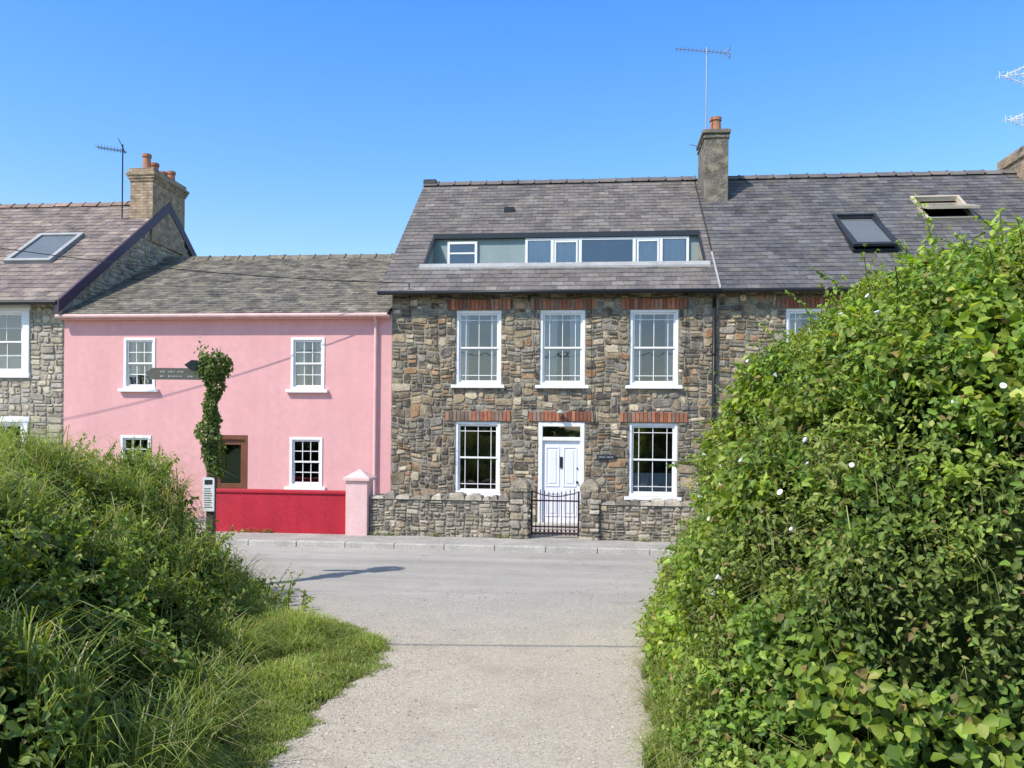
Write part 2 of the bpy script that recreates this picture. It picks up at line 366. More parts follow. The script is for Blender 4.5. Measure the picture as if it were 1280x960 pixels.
# ------------------------------------------------------------------ windows
def window(par,uc,w,z0,z1,vb=.04,style='margin',curtain='sheer',sill=True,pref='window'):
    fb=B(); a0,a1=uc-w/2,uc+w/2
    F=.06
    fb.box(a0,a0+F,vb-.02,vb+.1,z0,z1); fb.box(a1-F,a1,vb-.02,vb+.1,z0,z1)
    fb.box(a0+F,a1-F,vb-.018,vb+.1,z1-F,z1); fb.box(a0+F,a1-F,vb-.018,vb+.1,z0,z0+F)
    i0,i1=a0+F,a1-F; y0,y1=z0+F,z1-F; mid=(y0+y1)/2
    S=.04
    for (lo,hi,vo) in ((mid-.02,y1,vb+.02),(y0,mid+.02,vb+.045)):
        fb.box(i0,i0+S,vo,vo+.035,lo,hi); fb.box(i1-S,i1,vo,vo+.035,lo,hi)
        fb.box(i0+S,i1-S,vo+.001,vo+.034,hi-S,hi); fb.box(i0+S,i1-S,vo+.001,vo+.034,lo,lo+S)
        g0,g1=i0+S,i1-S; h0,h1=lo+S,hi-S; t=.009
        if style=='margin': vx=[.14,.5,.86]; hz=[.84] if vo<vb+.03 else [.16]; t=.0075
        elif style=='grid34': vx=[1/3,2/3]; hz=[.5]
        else: vx=[.5]; hz=[.5]
        for q in vx:
            x=g0+(g1-g0)*q; fb.box(x-t,x+t,vo+.006,vo+.028,h0,h1)
        for q in hz:
            x=h0+(h1-h0)*q; fb.box(g0,g1,vo+.008,vo+.026,x-t,x+t)
    gb=B()
    for (lo,hi,gv) in ((mid,y1,vb+.036),(y0,mid,vb+.062)):
        tl=random.uniform(-.004,.004); gb.add([(i0,gv,lo),(i1,gv+tl,lo),(i1,gv+tl,hi),(i0,gv,hi)],[(0,1,2,3)])
    fb.obj(pref+'_frame',M['white'],par,bevel=.004); gb.obj(pref+'_glass',M['glass'],par)
    if sill:
        sb=B(); sb.box(a0-.09,a1+.09,-.1,.06,z0-.075,z0-.003); sb.obj(pref+'_sill',M['white'],par,bevel=.008)
    rb=B(); rb.box(a0-.3,a1+.3,1.3,1.34,z0-.4,z1+.3); 
    rb.box(a0-.3,a1+.3,.35,1.3,z0-.44,z0-.4)
    rb.obj(pref+'_room',M['room'],par)
    if curtain:
        cb=B()
        def cur(c0,c1,zz0,zz1,amp=.02):
            n=max(6,int((c1-c0)/.02)); ph=random.uniform(0,6)
            vs=[]
            for i in range(n+1):
                x=c0+(c1-c0)*i/n; y=vb+.16+amp*math.sin(x*55+ph)+amp*.6*math.sin(x*23+ph)
                vs+= [(x,y,zz0),(x,y,zz1)]
            cb.add(vs,[(2*i,2*i+2,2*i+3,2*i+1) for i in range(n)])
        if curtain=='sheer': cur(i0,i0+(i1-i0)*.36,y0,y1,.014); cur(i0+(i1-i0)*.68,i1,y0,y1,.014)
        elif curtain=='sides': cur(i0-.03,i0+w*.2,y0,y1); cur(i1-w*.2,i1+.03,y0,y1)
        elif curtain=='half': cur(i0,i1,y0,y0+(y1-y0)*.3,.01)
        cb.obj(pref+'_curtain',M['curtain'],par)

def lintel(b,u0,u1,z0,z1):
    n=int(round((u1-u0)/.085)); w=(u1-u0)/n
    for i in range(n):
        k=random.uniform(.65,1.25); c=random.choice([(.34,.12,.065),(.37,.15,.08),(.27,.11,.07),(.29,.15,.1),(.23,.16,.12)]); c=tuple(x*k for x in c)
        b.box(u0+i*w+.006,u0+(i+1)*w-.006,-.028-random.uniform(0,.01),.02,z0+random.uniform(0,.012),z1-random.uniform(0,.03),c)

# ================================================================== STONE HOUSE
RV,RZ=4.4,8.95; EV,EZ=-.25,5.2
rs=(RZ-EZ)/(RV-EV)
rz=lambda v: EZ+rs*(v-EV)
SH=row_empty('stone_house')
wu=[(-.757,1.0),(1.083,.98),(3.05,1.03)]
ops=[(c-w/2,c+w/2,3.16,4.795) for c,w in wu]+[(-.757-.5,-.757+.5,.77,2.35),(3.05-.515,3.05+.515,.77,2.35),(1.08-.5,1.08+.5,0.,2.36)]
lint=[(c-.7,c+.7,4.80,5.04) for c,w in wu]+[(c-.72,c+.72,2.365,2.6) for c,w in wu]
b=B(); wall_cells(b,-2.7,4.4,0,5.32,0,.3,ops); b.obj('wall_backing',M['mortar'],SH)
b=B(); stones(b,-2.7,4.4,0.1,5.28,ops+lint,PAL_DARK,.46,.235,.026,gap=.008,jit=.02,warp=.08); b.obj('rubble_stonework',M['stone'],SH)
b=B()
for l_ in lint: lintel(b,*l_)
b.obj('brick_lintels',M['brick_l'],SH)
for i,(c,w) in enumerate(wu): window(SH,c,w,3.16,4.795,curtain='sides' if i!=1 else 'sheer')
window(SH,-.757,1.0,.77,2.35,curtain=None); window(SH,3.05,1.03,.77,2.35,curtain='half')
b=B(); d0,d1=.58,1.58
b.box(d0,d0+.09,-.01,.12,.14,2.355); b.box(d1-.09,d1,-.01,.12,.14,2.355); b.box(d0+.09,d1-.09,-.008,.12,2.26,2.355)
b.box(d0+.09,d1-.09,-.004,.12,1.95,2.03); b.obj('door_frame',M['white'],SH,bevel=.006)
b=B(); b.box(.672,1.488,.05,.1,.16,1.948)
for (x0,x1,y0,y1) in ((.74,1.04,.3,.82),(1.12,1.42,.3,.82),(.74,1.04,.95,1.82),(1.12,1.42,.95,1.82)):
    b.box(x0,x1,.035,.055,y0,y0+.03); b.box(x0,x1,.035,.055,y1-.03,y1); b.box(x0,x0+.03,.036,.055,y0+.03,y1-.03); b.box(x1-.03,x1,.036,.055,y0+.03,y1-.03)
    b.box(x0+.07,x1-.07,.038,.055,y0+.07,y1-.07)
b.obj('front_door',M['white2'],SH,bevel=.004)
b=B(); b.box(1.05,1.11,.02,.05,1.36,1.6); b.cyl((1.43,.05,1.05),(1.43,0,1.05),.028,n=12); b.cyl((1.43,.05,1.35),(1.43,.025,1.35),.02,n=12); b.obj('door_furniture',M['black'],SH,bevel=.004)
b=B(); b.add([(.67,.07,2.03),(1.49,.07,2.03),(1.49,.07,2.26),(.67,.07,2.26)],[(0,1,2,3)]); b.obj('transom_glass',M['glass'],SH)
b=B(); b.box(.4,1.75,.9,.94,0,2.6); b.obj('hall',M['room'],SH)
b=B(); b.box(.5,1.66,-.3,.05,.1,.17); b.obj('door_step',M['kerb'],SH,bevel=.01)
b=B(); b.box(1.85,2.25,-.075,-.05,1.56,1.66); b.obj('name_plaque',M['plate'],SH)
b=B()
for i in range(11):
    if i==5: continue
    b.box(1.89+i*.029,1.905+i*.029,-.078,-.0745,1.595,1.625)
b.obj('plaque_lettering',M['lead'],SH)
b=B(); b.cyl((1.06,-.03,2.57),(1.06,-.16,2.6),.012); b.cyl((1.06,-.16,2.62),(1.06,-.16,2.55),.03,.09,12); b.cyl((1.06,-.16,2.55),(1.06,-.16,2.52),.05,.05,12); b.obj('porch_lamp',M['lead'],SH)
b=B(); b.cyl((4.3,-.1,.1),(4.3,-.1,5.0),.04,n=10)
for z in (1,2.4,3.8): b.cyl((4.3,-.1,z),(4.3,-.1,z+.06),.05,n=10)
b.cyl((4.3,-.1,5.0),(4.3,-.3,5.12),.04,n=10)
b.cyl((-2.95,-.31,5.14),(4.4,-.31,5.14),.045,n=10); b.obj('gutter_and_downpipe',M['black'],SH,smooth=True)
b=B()
def poly(b,pts,r,n=5):
    for p,q in zip(pts,pts[1:]): b.cyl(p,q,r,n=n)
def sagline(x0,x1,z,s,n=8): return [(x0+(x1-x0)*i/n,-.06,z-s*4*(i/n)*(1-i/n)) for i in range(n+1)]
for a,c in ((-2.4,-1.5),(-1.5,-.1),(-.1,.45),(.45,1.7),(1.7,2.4),(2.4,3.7),(3.7,4.2)): poly(b,sagline(a,c,5.09,.05),.007)
poly(b,[(.5,-.06,5.09),(.46,-.06,4.2),(.5,-.06,3.4)],.006); poly(b,[(1.7,-.06,5.09),(1.72,-.06,3.0),(1.78,-.06,2.3),(1.7,-.06,2.2)],.006)
poly(b,[(-2.25,-.32,5.35),(-2.3,-.07,5.05),(-2.28,-.06,4.7)],.01)
poly(b,[(3.75,-.06,5.09),(3.7,-.06,3.8),(3.8,-.06,2.4),(3.65,-.06,2.0)],.006)
b.obj('facade_cables',M['black'],SH)
PAL_S=[((.155,.137,.13),4),((.175,.156,.145),4),((.135,.122,.118),3),((.2,.18,.16),2.5),((.16,.136,.122),3)]
PAL_L=[((.17,.152,.125),4),((.2,.18,.145),3),((.13,.12,.108),3),((.25,.222,.17),1.5)]
PAL_P=[((.22,.17,.155),4),((.26,.205,.18),3),((.18,.147,.14),3),((.29,.24,.2),1)]
PAL_R=[((.105,.102,.106),4),((.125,.121,.123),4),((.09,.088,.092),3),((.14,.135,.134),1.5)]
hole=(-2.15,4.22,.6,1.85)
b=B(); slab(b,-2.95,4.4,EV,EZ,RV,RZ,[hole]); slab(b,-2.95,4.4,RV,RZ,RV+RV-EV,EZ,[]); b.obj('roof_deck',M['slab'],SH)
b=B(); slates(b,-2.95,4.38,EV-.04,EZ-.03,RV,RZ,[hole],PAL_S); slates(b,-2.95,4.38,RV*2-EV,EZ,RV,RZ,[],PAL_S,.5,.4); b.obj('roof_slates',M['slate'],SH)
b=B(); ridge(b,-2.95,4.45,RV,RZ+.03); b.box(-2.95,-2.6,RV-.12,RV+.1,RZ-.02,RZ+.12,(.06,.06,.06)); b.obj('ridge_tiles',M['slate'],SH)
b=B(); gable(b,-2.7,-2.45,.3,8.5,EZ+.1,RV,RZ-.1); gable(b,4.2,4.4,.3,8.5,EZ+.1,RV,RZ-.1); b.box(-2.45,4.2,8.2,8.5,0,EZ+.1); b.obj('gable_walls',M['mortar'],SH)
b=B(); b.box(-2.15,4.22,1.86,1.95,5.4,rz(1.86)-.02)
for (x,xx) in ((-2.17,-2.155),(4.225,4.24)):
    vs=[(x,.5,5.4),(x,1.9,5.4),(x,1.9,rz(1.9)),(x,.5,rz(.5))]; vs+=[(xx,p[1],p[2]) for p in vs]
    b.add(vs,[(0,1,2,3),(7,6,5,4),(0,1,5,4),(1,2,6,5),(2,3,7,6),(3,0,4,7)])
b.box(-2.15,4.22,.6,1.86,5.4,5.46)
b.obj('inset_walls',M['greygreen'],SH)
b=B(); b.box(-2.15,4.22,1.76,1.857,rz(1.857)-.09,rz(1.857)+.03); 
for (x0,x1) in ((-2.153,-2.09),(4.17,4.223)):
    b.box(x0,x1,.62,1.74,-.06,.04,fn=lambda u,v,z: (u,v,rz(v)+z))
b.obj('inset_fascia',M['darkpaint'],SH)
b=B(); b.box(-2.22,4.3,.49,.62,0,.045,fn=lambda u,v,z:(u,v,rz(v)+.015+z)); b.box(4.37,4.41,EV-.04,1.0,.02,.045,fn=lambda u,v,z:(u,v,rz(v)+z)); b.obj('lead_flashing',M['lead'],SH)
def casement(par,x0,x1,z0,z1,v,muts):
    b=B(); F=.06
    b.box(x0,x1,v-.06,v,z1-F,z1); b.box(x0,x1,v-.06,v,z0,z0+F)
    xs=[x0]+muts+[x1]
    for i,x in enumerate(xs):
        if i==0: b.box(x,x+F,v-.062,v,z0+F,z1-F)
        elif i==len(xs)-1: b.box(x-F,x,v-.062,v,z0+F,z1-F)
        else: b.box(x-F*.6,x+F*.6,v-.062,v,z0+F,z1-F)
    b.obj('casement_frame',M['white'],par,bevel=.004)
    g=B(); g.add([(x0,v-.03,z0),(x1,v-.03,z0),(x1,v-.03,z1),(x0,v-.03,z1)],[(0,1,2,3)]); g.obj('casement_glass',M['glass'],par)
    g=B(); g.add([(x0,v-.006,z0),(x1,v-.006,z0),(x1,v-.006,z1),(x0,v-.006,z1)],[(0,1,2,3)]); g.obj('casement_shade',M['backing'],par)
casement(SH,-1.8,-1.07,6.08,6.74,1.855,[]); casement(SH,.1,3.98,6.05,6.8,1.855,[.75,1.42,2.7,3.33])
b=B()
for (x0,x1) in ((.8,1.36),(2.76,3.28)):
    for (a,c,e,f) in ((x0,x0+.04,6.12,6.73),(x1-.04,x1,6.12,6.73),(x0+.04,x1-.04,6.69,6.73)): b.box(a,c,1.785,1.82,e,f)
b.box(-1.74,-1.13,1.80,1.84,6.44,6.48); b.obj('casement_sashes',M['white'],SH)
b=B()
for (c0,c1) in ((.17,.7),(.83,1.34),(2.75,3.27),(3.4,3.9)):
    n=24; vs=[]
    for i in range(n+1):
        x=c0+(c1-c0)*i/n; y=1.836+.006*math.sin(i*1.6); vs+=[(x,y,6.1),(x,y,6.74)]
    b.add(vs,[(2*i,2*i+2,2*i+3,2*i+1) for i in range(n)])
b.obj('casement_curtains',M['curtain'],SH)
b=B(); b.box(-.55,-.29,2.85,3.0,.02,.09,fn=lambda u,v,z:(u,v,rz(v)+z)); b.obj('roof_vent',M['black'],SH)
b=B(); b.box(4.5,5.1,3.2,4.4,7.4,9.72); b.box(4.47,5.13,3.17,4.43,9.6,9.67); b.box(4.45,5.15,3.15,4.45,9.72,9.83); b.box(4.46,5.14,3.16,4.44,7.85,7.93)
b.obj('chimney_stack',M['chim'],SH,bevel=.02)
b=B(); b.cyl((4.83,3.6,9.83),(4.83,3.6,10.2),.15,.125,14); b.cyl((4.83,3.6,10.18),(4.83,3.6,10.26),.155,.155,14); b.obj('chimney_pot',M['pot'],SH)
b=B(); b.cyl((4.55,3.3,9.3),(4.55,3.3,11.95),.018); b.cyl((4.1,2.9,9.35),(4.5,3.18,9.36),.01)
b.cyl((3.75,3.3,11.95),(5.15,3.3,11.78),.012)
for i in range(12):
    x=3.8+i*.1; z=11.95-(x-3.75)*.121; b.cyl((x,3.3-.16,z),(x,3.3+.16,z),.006,n=5)
for s in (-1,1): 
    b.cyl((4.95,3.3,11.8),(5.15,3.3,11.8+s*.13),.01); b.cyl((5.12,3.15,11.8+s*.1),(5.12,3.45,11.8+s*.1),.008)
b.obj('tv_aerial',M['alu'],SH)

# ================================================================== RIGHT HOUSE
RH=row_empty('slate_roof_house')
op=[(5.8,6.8,3.16,4.8),(9,10,3.16,4.8),(5.8,6.8,.77,2.35),(9,10,.77,2.35)]
li=[(5.6,7.0,4.805,5.04),(8.8,10.2,4.805,5.04),(5.6,7.0,2.355,2.6),(8.8,10.2,2.355,2.6)]
b=B(); wall_cells(b,4.402,14.5,0,5.32,0,.3,op); b.obj('wall_backing',M['mortar'],RH)
b=B(); stones(b,4.402,14.5,.1,5.28,op+li,PAL_DARK,.46,.22,.026,gap=.008,jit=.02,warp=.06); b.obj('rubble_stonework',M['stone'],RH)
b=B(); [lintel(b,*q) for q in li]; b.obj('brick_lintels',M['brick_l'],RH)
for o_ in op: window(RH,(o_[0]+o_[1])/2,1.0,o_[2],o_[3],curtain='sheer')
h2=[(7.45,8.4,.95,2.45),(9.5,10.6,2.2,3.2)]
b=B(); slab(b,4.402,14.8,EV,EZ,RV,RZ,h2); slab(b,4.402,14.8,RV,RZ,2*RV-EV,EZ,[]); b.obj('roof_deck',M['slab'],RH)
b=B(); slates(b,4.42,14.8,EV-.04,EZ-.03,RV,RZ,h2,PAL_R); slates(b,4.42,14.8,RV*2-EV,EZ,RV,RZ,[],PAL_R,.5,.4); b.obj('roof_slates',M['slate'],RH)
b=B(); ridge(b,5.15,14.8,RV,RZ+.03); b.obj('ridge_tiles',M['slate'],RH)
b=B(); gable(b,14.25,14.5,.3,8.5,EZ+.1,RV,RZ-.1); b.box(4.402,14.25,8.2,8.5,0,EZ+.1); b.obj('gable_walls',M['mortar'],RH)
b=B(); b.cyl((4.41,-.31,5.14),(14.8,-.31,5.14),.045,n=10); b.obj('gutter',M['black'],RH)
def skylight(par,u0,u1,v0,v1,rzf,slope,open_deg=0,fc=None,backing=False):
    nrm=Vector((0,-slope,1)).normalized()
    def fn(u,v,h): return (u, v+nrm.y*h, rzf(v)+nrm.z*h)
    def fr(b,f,h0,h1,t=.08):
        b.box(u0-.02,u0+t,v0,v1,h0,h1,fn=f); b.box(u1-t,u1+.02,v0,v1,h0,h1,fn=f); b.box(u0+t,u1-t,v0,v0+t,h0,h1,fn=f); b.box(u0+t,u1-t,v1-t,v1,h0,h1,fn=f)
    b=B(); fr(b,fn,-.05,.07,.05); b.obj('skylight_frame',fc or M['darkpaint'],par)
    a=math.radians(open_deg); vm=(v0+v1)/2; k=math.sqrt(1+slope*slope)
    def fo(u,v,h):
        s=(v-vm)*k; c,sn=math.cos(a),math.sin(a)
        s2=s*c+h*sn; h2=-s*sn+h*c
        return fn(u,vm+s2/k,h2+.05)
    b=B(); fr(b,fo,.0,.06,.09); b.obj('skylight_sash',fc or M['darkpaint'],par)
    q=lambda h:[fo(u0+.08,v0+.07,h),fo(u1-.08,v0+.07,h),fo(u1-.08,v1-.07,h),fo(u0+.08,v1-.07,h)]
    b=B(); b.add(q(.03),[(0,1,2,3)]); b.obj('skylight_glass',M['glass'],par)
    if backing:
        b=B(); b.add(q(.01),[(0,1,2,3)]); b.obj('skylight_backing',M['backing'],par)  # added grey sheet, brightens panes that would otherwise look like a dark hole
    b=B(); b.add([fn(u0,v0,-.5),fn(u1,v0,-.5),fn(u1,v1,-.5),fn(u0,v1,-.5)],[(0,1,2,3)]); b.obj('skylight_room',M['room'],par)
skylight(RH,7.45,8.4,.95,2.45,rz,rs,6,backing=True); skylight(RH,9.5,10.6,2.2,3.2,rz,rs,20,M['beige'],True)
b=B(); b.box(12.5,13.4,3.7,5.1,7.6,9.35); b.box(12.45,13.45,3.65,5.15,9.2,9.45); b.obj('chimney_stack',M['buff'],RH)
b=B(); b.cyl((12.8,4.1,9.45),(12.8,4.1,9.8),.15,.12,12); b.cyl((13.2,4.6,9.45),(13.2,4.6,9.8),.15,.12,12); b.obj('chimney_pots',M['pot'],RH)
b=B(); b.cyl((12.7,3.6,9.0),(12.7,3.6,11.3),.02)
for zz,a,c in ((11.1,11.75,13.6),(10.0,11.9,13.2)):
    b.cyl((a,3.6,zz),(c,3.6,zz+.12),.013)
    for i in range(10):
        x=a+(c-a)*i/10; b.cyl((x,3.4,zz+.03),(x,3.8,zz+.03),.008,n=5); b.cyl((x,3.6,zz-.05),(x,3.6,zz+.12),.006,n=5)
    for s in (-1,1):
        b.cyl((a+.1,3.6,zz),(a+.8,3.6,zz+s*.3),.012)
        for i in range(6): b.cyl((a+.2+i*.1,3.45,zz+s*(.05+i*.045)),(a+.2+i*.1,3.75,zz+s*(.05+i*.045)),.008,n=5)
b.obj('tv_aerial',M['white'],RH)

# ================================================================== PINK HOUSE
PH=row_empty('pink_house'); PE,PR=4.75,6.98; PV=-.15
ps=(PR-PE)/(RV-PV); pz=lambda v: PE+ps*(v-PV)
ow=[(-8.6,.76,3.04,4.21),(-4.62,.78,3.04,4.21),(-8.67,.74,.86,1.97),(-4.64,.76,.86,1.97)]
op=[(c-w/2,c+w/2,a,d) for c,w,a,d in ow]+[(-6.85,-6.0,.1,2.0)]
b=B(); wall_cells(b,-10.45,-2.702,0,4.78,0,.3,op); b.obj('rendered_wall',M['pink'],PH)
for i,(c,w,a,d) in enumerate(ow): window(PH,c,w,a,d,vb=.0,style='grid34',curtain='sheer' if i<2 else None)
b=B(); b.box(-6.85,-6.78,.0,.1,.1,2.0); b.box(-6.07,-6.0,.0,.1,.1,2.0); b.box(-6.78,-6.07,.001,.1,1.9,2.0)
b.box(-6.78,-6.07,.05,.08,.1,.9); b.box(-6.78,-6.66,.05,.08,.9,1.9); b.box(-6.19,-6.07,.05,.08,.9,1.9); b.box(-6.66,-6.19,.05,.08,1.78,1.9); b.obj('front_door',M['brown'],PH,bevel=.004)
b=B(); b.add([(-6.66,.065,.9),(-6.19,.065,.9),(-6.19,.065,1.78),(-6.66,.065,1.78)],[(0,1,2,3)]); b.obj('door_glass',M['glass'],PH)
b=B(); b.box(-7.2,-5.7,.9,.94,0,2.4); b.obj('hall',M['room'],PH)
b=B(); slab(b,-10.42,-2.72,PV,PE,RV,PR,[]); slab(b,-10.42,-2.72,RV,PR,2*RV-PV,PE,[]); b.obj('roof_deck',M['slab'],PH)
b=B(); slates(b,-10.42,-2.72,PV-.05,PE-.02,RV,PR,[],PAL_L,.22,.15); slates(b,-10.42,-2.72,RV*2-PV,PE,RV,PR,[],PAL_L,.5,.4); b.obj('roof_slates',M['slate_l'],PH)
b=B(); ridge(b,-10.42,-2.72,RV,PR+.03,(.17,.15,.12)); b.obj('ridge_tiles',M['slate_l'],PH)
b=B(); b.box(-10.42,-2.72,8.2,8.5,0,4.8); b.obj('rear_wall',M['pink'],PH)
b=B(); b.cyl((-10.5,-.23,4.68),(-2.75,-.23,4.68),.045,n=10); b.cyl((-3.05,-.07,.1),(-3.05,-.07,4.55),.035,n=10); b.cyl((-3.05,-.07,4.55),(-3.05,-.22,4.66),.035,n=10)
b.box(-10.45,-2.73,-.16,-.002,4.62,4.7); b.obj('gutter_and_downpipe',M['pink_pale'],PH)

# ================================================================== LEFT HOUSE
LH=row_empty('grey_stone_house'); LE,LR=5.05,8.59; LV=-.25; lr=4.45
ls=(LR-LE)/(lr-LV); lz=lambda v: LE+ls*(v-LV)
op=[(-12.75,-11.45,3.4,4.85),(-12.75,-11.45,.85,2.25),(-16.5,-15.3,3.4,4.85),(-16.5,-15.3,.85,2.25)]
b=B(); wall_cells(b,-18,-10.46,0,5.2,0,.3,op); gable(b,-10.7,-10.46,.3,8.6,LE+.1,lr,LR-.08); gable(b,-18,-17.75,.3,8.6,LE+.1,lr,LR-.08); b.box(-17.75,-10.7,8.3,8.6,0,5.2); b.obj('wall_backing',M['mortar_pale'],LH)
b=B(); stones(b,-18,-10.46,.1,5.15,[(o[0]-.17,o[1]+.17,o[2]-.14,o[3]+.14) for o in op],PAL_PALE,.5,.26,.03,jit=.02,warp=.05)
def fg(u,v,z): return (-10.46-v, u, z)
tmp=B(); stones(tmp,.3,8.6,4.8,8.5,[],PAL_PALE,.45,.2,.03,fn=None)
nst=len(tmp.v)//17
for k in range(nst):
    vs=tmp.v[k*17:(k+1)*17]
    if all(p[2] < min(lz(p[0]), lz(2*lr-p[0]))-.15 for p in vs):
        b.add([fg(*p) for p in vs],[(i,(i+1)%8,8+(i+1)%8,8+i) for i in range(8)]+[(8+i,8+(i+1)%8,16) for i in range(8)],tmp.c[k*17])
b.obj('rubble_stonework',M['stone'],LH)
for o_ in op:
    uc=(o_[0]+o_[1])/2; w=o_[1]-o_[0]
    window(LH,uc,w,o_[2],o_[3],vb=.02,style='grid34',curtain='half',sill=False)
    b=B(); a0,a1,z0,z1=o_[0],o_[1],o_[2],o_[3]; T=.16
    b.box(a0-T,a0-.002,-.05,.03,z0,z1); b.box(a1+.002,a1+T,-.05,.03,z0,z1); b.box(a0-T-.03,a1+T+.03,-.06,.03,z1+.002,z1+.13); b.box(a0-T-.03,a1+T+.03,-.08,.03,z0-.12,z0-.002)
    b.obj('window_surround',M['white'],LH,bevel=.006)
hv=[(-12.95,-11.75,1.3,2.65)]
b=B(); slab(b,-18.2,-10.42,LV,LE,lr,LR,hv); slab(b,-18.2,-10.42,lr,LR,2*lr-LV,LE,[]); b.obj('roof_deck',M['slab'],LH)
b=B(); slates(b,-18.2,-10.42,LV-.04,LE-.03,lr,LR,hv,PAL_P,.3,.22); slates(b,-18.2,-10.42,lr*2-LV,LE,lr,LR,[],PAL_P,.5,.4); b.obj('roof_slates',M['slate_l'],LH)
b=B(); ridge(b,-18.2,-10.4,lr,LR+.03,(.27,.18,.14)); b.obj('ridge_tiles',M['slate'],LH)
skylight(LH,-12.95,-11.75,1.3,2.65,lz,ls,0,M['lead'],True)
b=B()
b.box(-10.42,-10.36,LV-.08,lr,-.24,.04,fn=lambda u,v,z:(u,v,lz(v)+z)); b.box(-10.42,-10.36,lr,2*lr-LV,-.24,.04,fn=lambda u,v,z:(u,v,lz(2*lr-v)+z)); 
b.box(-10.458,-10.42,LV-.08,lr,-.22,-.085,fn=lambda u,v,z:(u,v,lz(v)+z))
b.obj('bargeboard',M['purple'],LH)
b=B(); b.cyl((-18.2,-.31,LE-.06),(-10.42,-.31,LE-.06),.055,n=10); b.obj('gutter',M['black'],LH)
b=B(); b.box(-11.03,-10.38,3.55,5.3,7.3,8.97); b.box(-11.06,-10.35,3.52,5.33,8.97,9.045); b.box(-11.09,-10.32,3.49,5.36,9.045,9.12); b.box(-11.12,-10.29,3.46,5.39,9.12,9.2); b.box(-11.06,-10.35,3.52,5.33,9.2,9.32)
b.obj('chimney_stack',M['buff'],LH)
b=B()
for (v,h) in ((3.8,.42),(4.2,.3),(4.65,.2),(5.1,.36)):
    b.cyl((-10.7,v,9.32),(-10.7,v,9.32+h),.12,.095,12); b.cyl((-10.7,v,9.32+h-.04),(-10.7,v,9.32+h+.04),.125,.125,12)
b.obj('chimney_pots',M['pot'],LH)
b=B(); b.cyl((-11.2,3.45,7.9),(-11.2,3.45,9.95),.018); b.cyl((-11.95,3.45,9.9),(-11.1,3.45,9.75),.011); b.cyl((-11.3,3.4,10.1),(-11.12,3.45,9.7),.01)
for i in range(9):
    x=-11.92+i*.095; b.cyl((x,3.3,9.89-i*.016),(x,3.6,9.89-i*.016),.006,n=5); b.cyl((x,3.45,9.82-i*.016),(x,3.45,9.97-i*.016),.006,n=5)
b.obj('tv_aerial',M['black'],LH)

# ================================================================== FRONT WALLS, PAVEMENT
PVZ=.1; WV=-2.2
def stone_wall(name,u0,u1,top):
    e=row_empty(name)
    b=B(); b.box(u0,u1,WV+.03,WV+.37,0,top-.09); b.obj('core',M['mortar'],e)
    b=B(); stones(b,u0,u1,.08,top-.1,[],PAL_GREY,.32,.15,.03,vf=WV+.03,jit=.015,warp=.04)
    u=u0
    while u<u1-.02:
        w=min(random.uniform(.12,.34),u1-u); h=random.uniform(.05,.14); c=pick(PAL_GREY)
        z0=top-.1; v0=WV-.01+random.uniform(-.015,.01); v1=WV+.4
        j=lambda k: random.uniform(-k,k)
        vs=[(u+.004,v0,z0),(u+w-.004,v0,z0),(u+w-.004,v1,z0),(u+.004,v1,z0),
            (u+.02+j(.01),v0+.02,z0+h*.7+j(.01)),(u+w-.02+j(.01),v0+.02,z0+h*.7+j(.01)),(u+w-.02,v1-.02,z0+h*.7+j(.01)),(u+.02,v1-.02,z0+h*.7),
            (u+w*.4,v0+.14,z0+h+j(.01)),(u+w*.7,v0+.14,z0+h+j(.01)),(u+w*.7,v1-.12,z0+h),(u+w*.4,v1-.12,z0+h)]
        b.add(vs,[(0,1,5,4),(1,2,6,5),(2,3,7,6),(3,0,4,7),(4,5,9,8),(5,6,10,9),(6,7,11,10),(7,4,8,11),(8,9,10,11)],c)
        u+=w
    b.obj('stonework',M['stone'],e); return e
stone_wall('garden_wall',-2.55,.2,.91); stone_wall('garden_wall',1.9,7.8,.87)
def pillar(name,uc,hw,top):
    e=row_empty(name); v0,v1=WV-.06,WV+.42; vc=(v0+v1)/2
    b=B(); b.box(uc-hw+.02,uc+hw-.02,v0+.02,v1-.02,0,top-.12); b.obj('core',M['mortar'],e)
    b=B()
    z=.06
    while z<top-.1:
        h=random.uniform(.08,.16)
        for side in range(4):
            L=2*hw if side%2==0 else v1-v0
            s=-L/2
            while s<L/2-.02:
                w=min(random.uniform(.12,.28),L/2-s)
                if L/2-(s+w)<.06: w=L/2-s
                t=B(); stones(t,s,s+w,z,z+h,[],PAL_GREY,1,1,.035)
                if not t.v: s+=w; continue
                off=(v1-v0)/2 if side%2==0 else hw
                a=side*math.pi/2; ca,sa=math.cos(a),math.sin(a)
                def f(p):
                    x,y=p[0],p[1]-off+.02
                    return (uc+x*ca-y*sa, vc+x*sa+y*ca, p[2])
                b.add([f(p) for p in t.v],t.f,t.c[0]); s+=w
        z+=h
    n=14; rings=[(1.08,top-.13),(1.1,top-.07),(1.0,top),(.72,top+.06),(.35,top+.095)]
    vs=[]
    for r,zz in rings:
        for i in range(n):
            a=2*math.pi*i/n; q=(abs(math.cos(a))**4+abs(math.sin(a))**4)**-.25
            k=r*q*hw*random.uniform(.9,1.06); vs.append((uc+k*math.cos(a),vc+k*math.sin(a)*.24/hw*1.0,zz+random.uniform(-.015,.015)))
    vs.append((uc,vc,top+.11))
    fs=[(r*n+i,r*n+(i+1)%n,(r+1)*n+(i+1)%n,(r+1)*n+i) for r in range(4) for i in range(n)]+[(4*n+i,4*n+(i+1)%n,5*n) for i in range(n)]
    b.add(vs,fs,(.25,.215,.165)); b.obj('stonework',M['stone'],e)
pillar('gate_pillar',.38,.18,1.13); pillar('gate_pillar',1.72,.18,1.13)
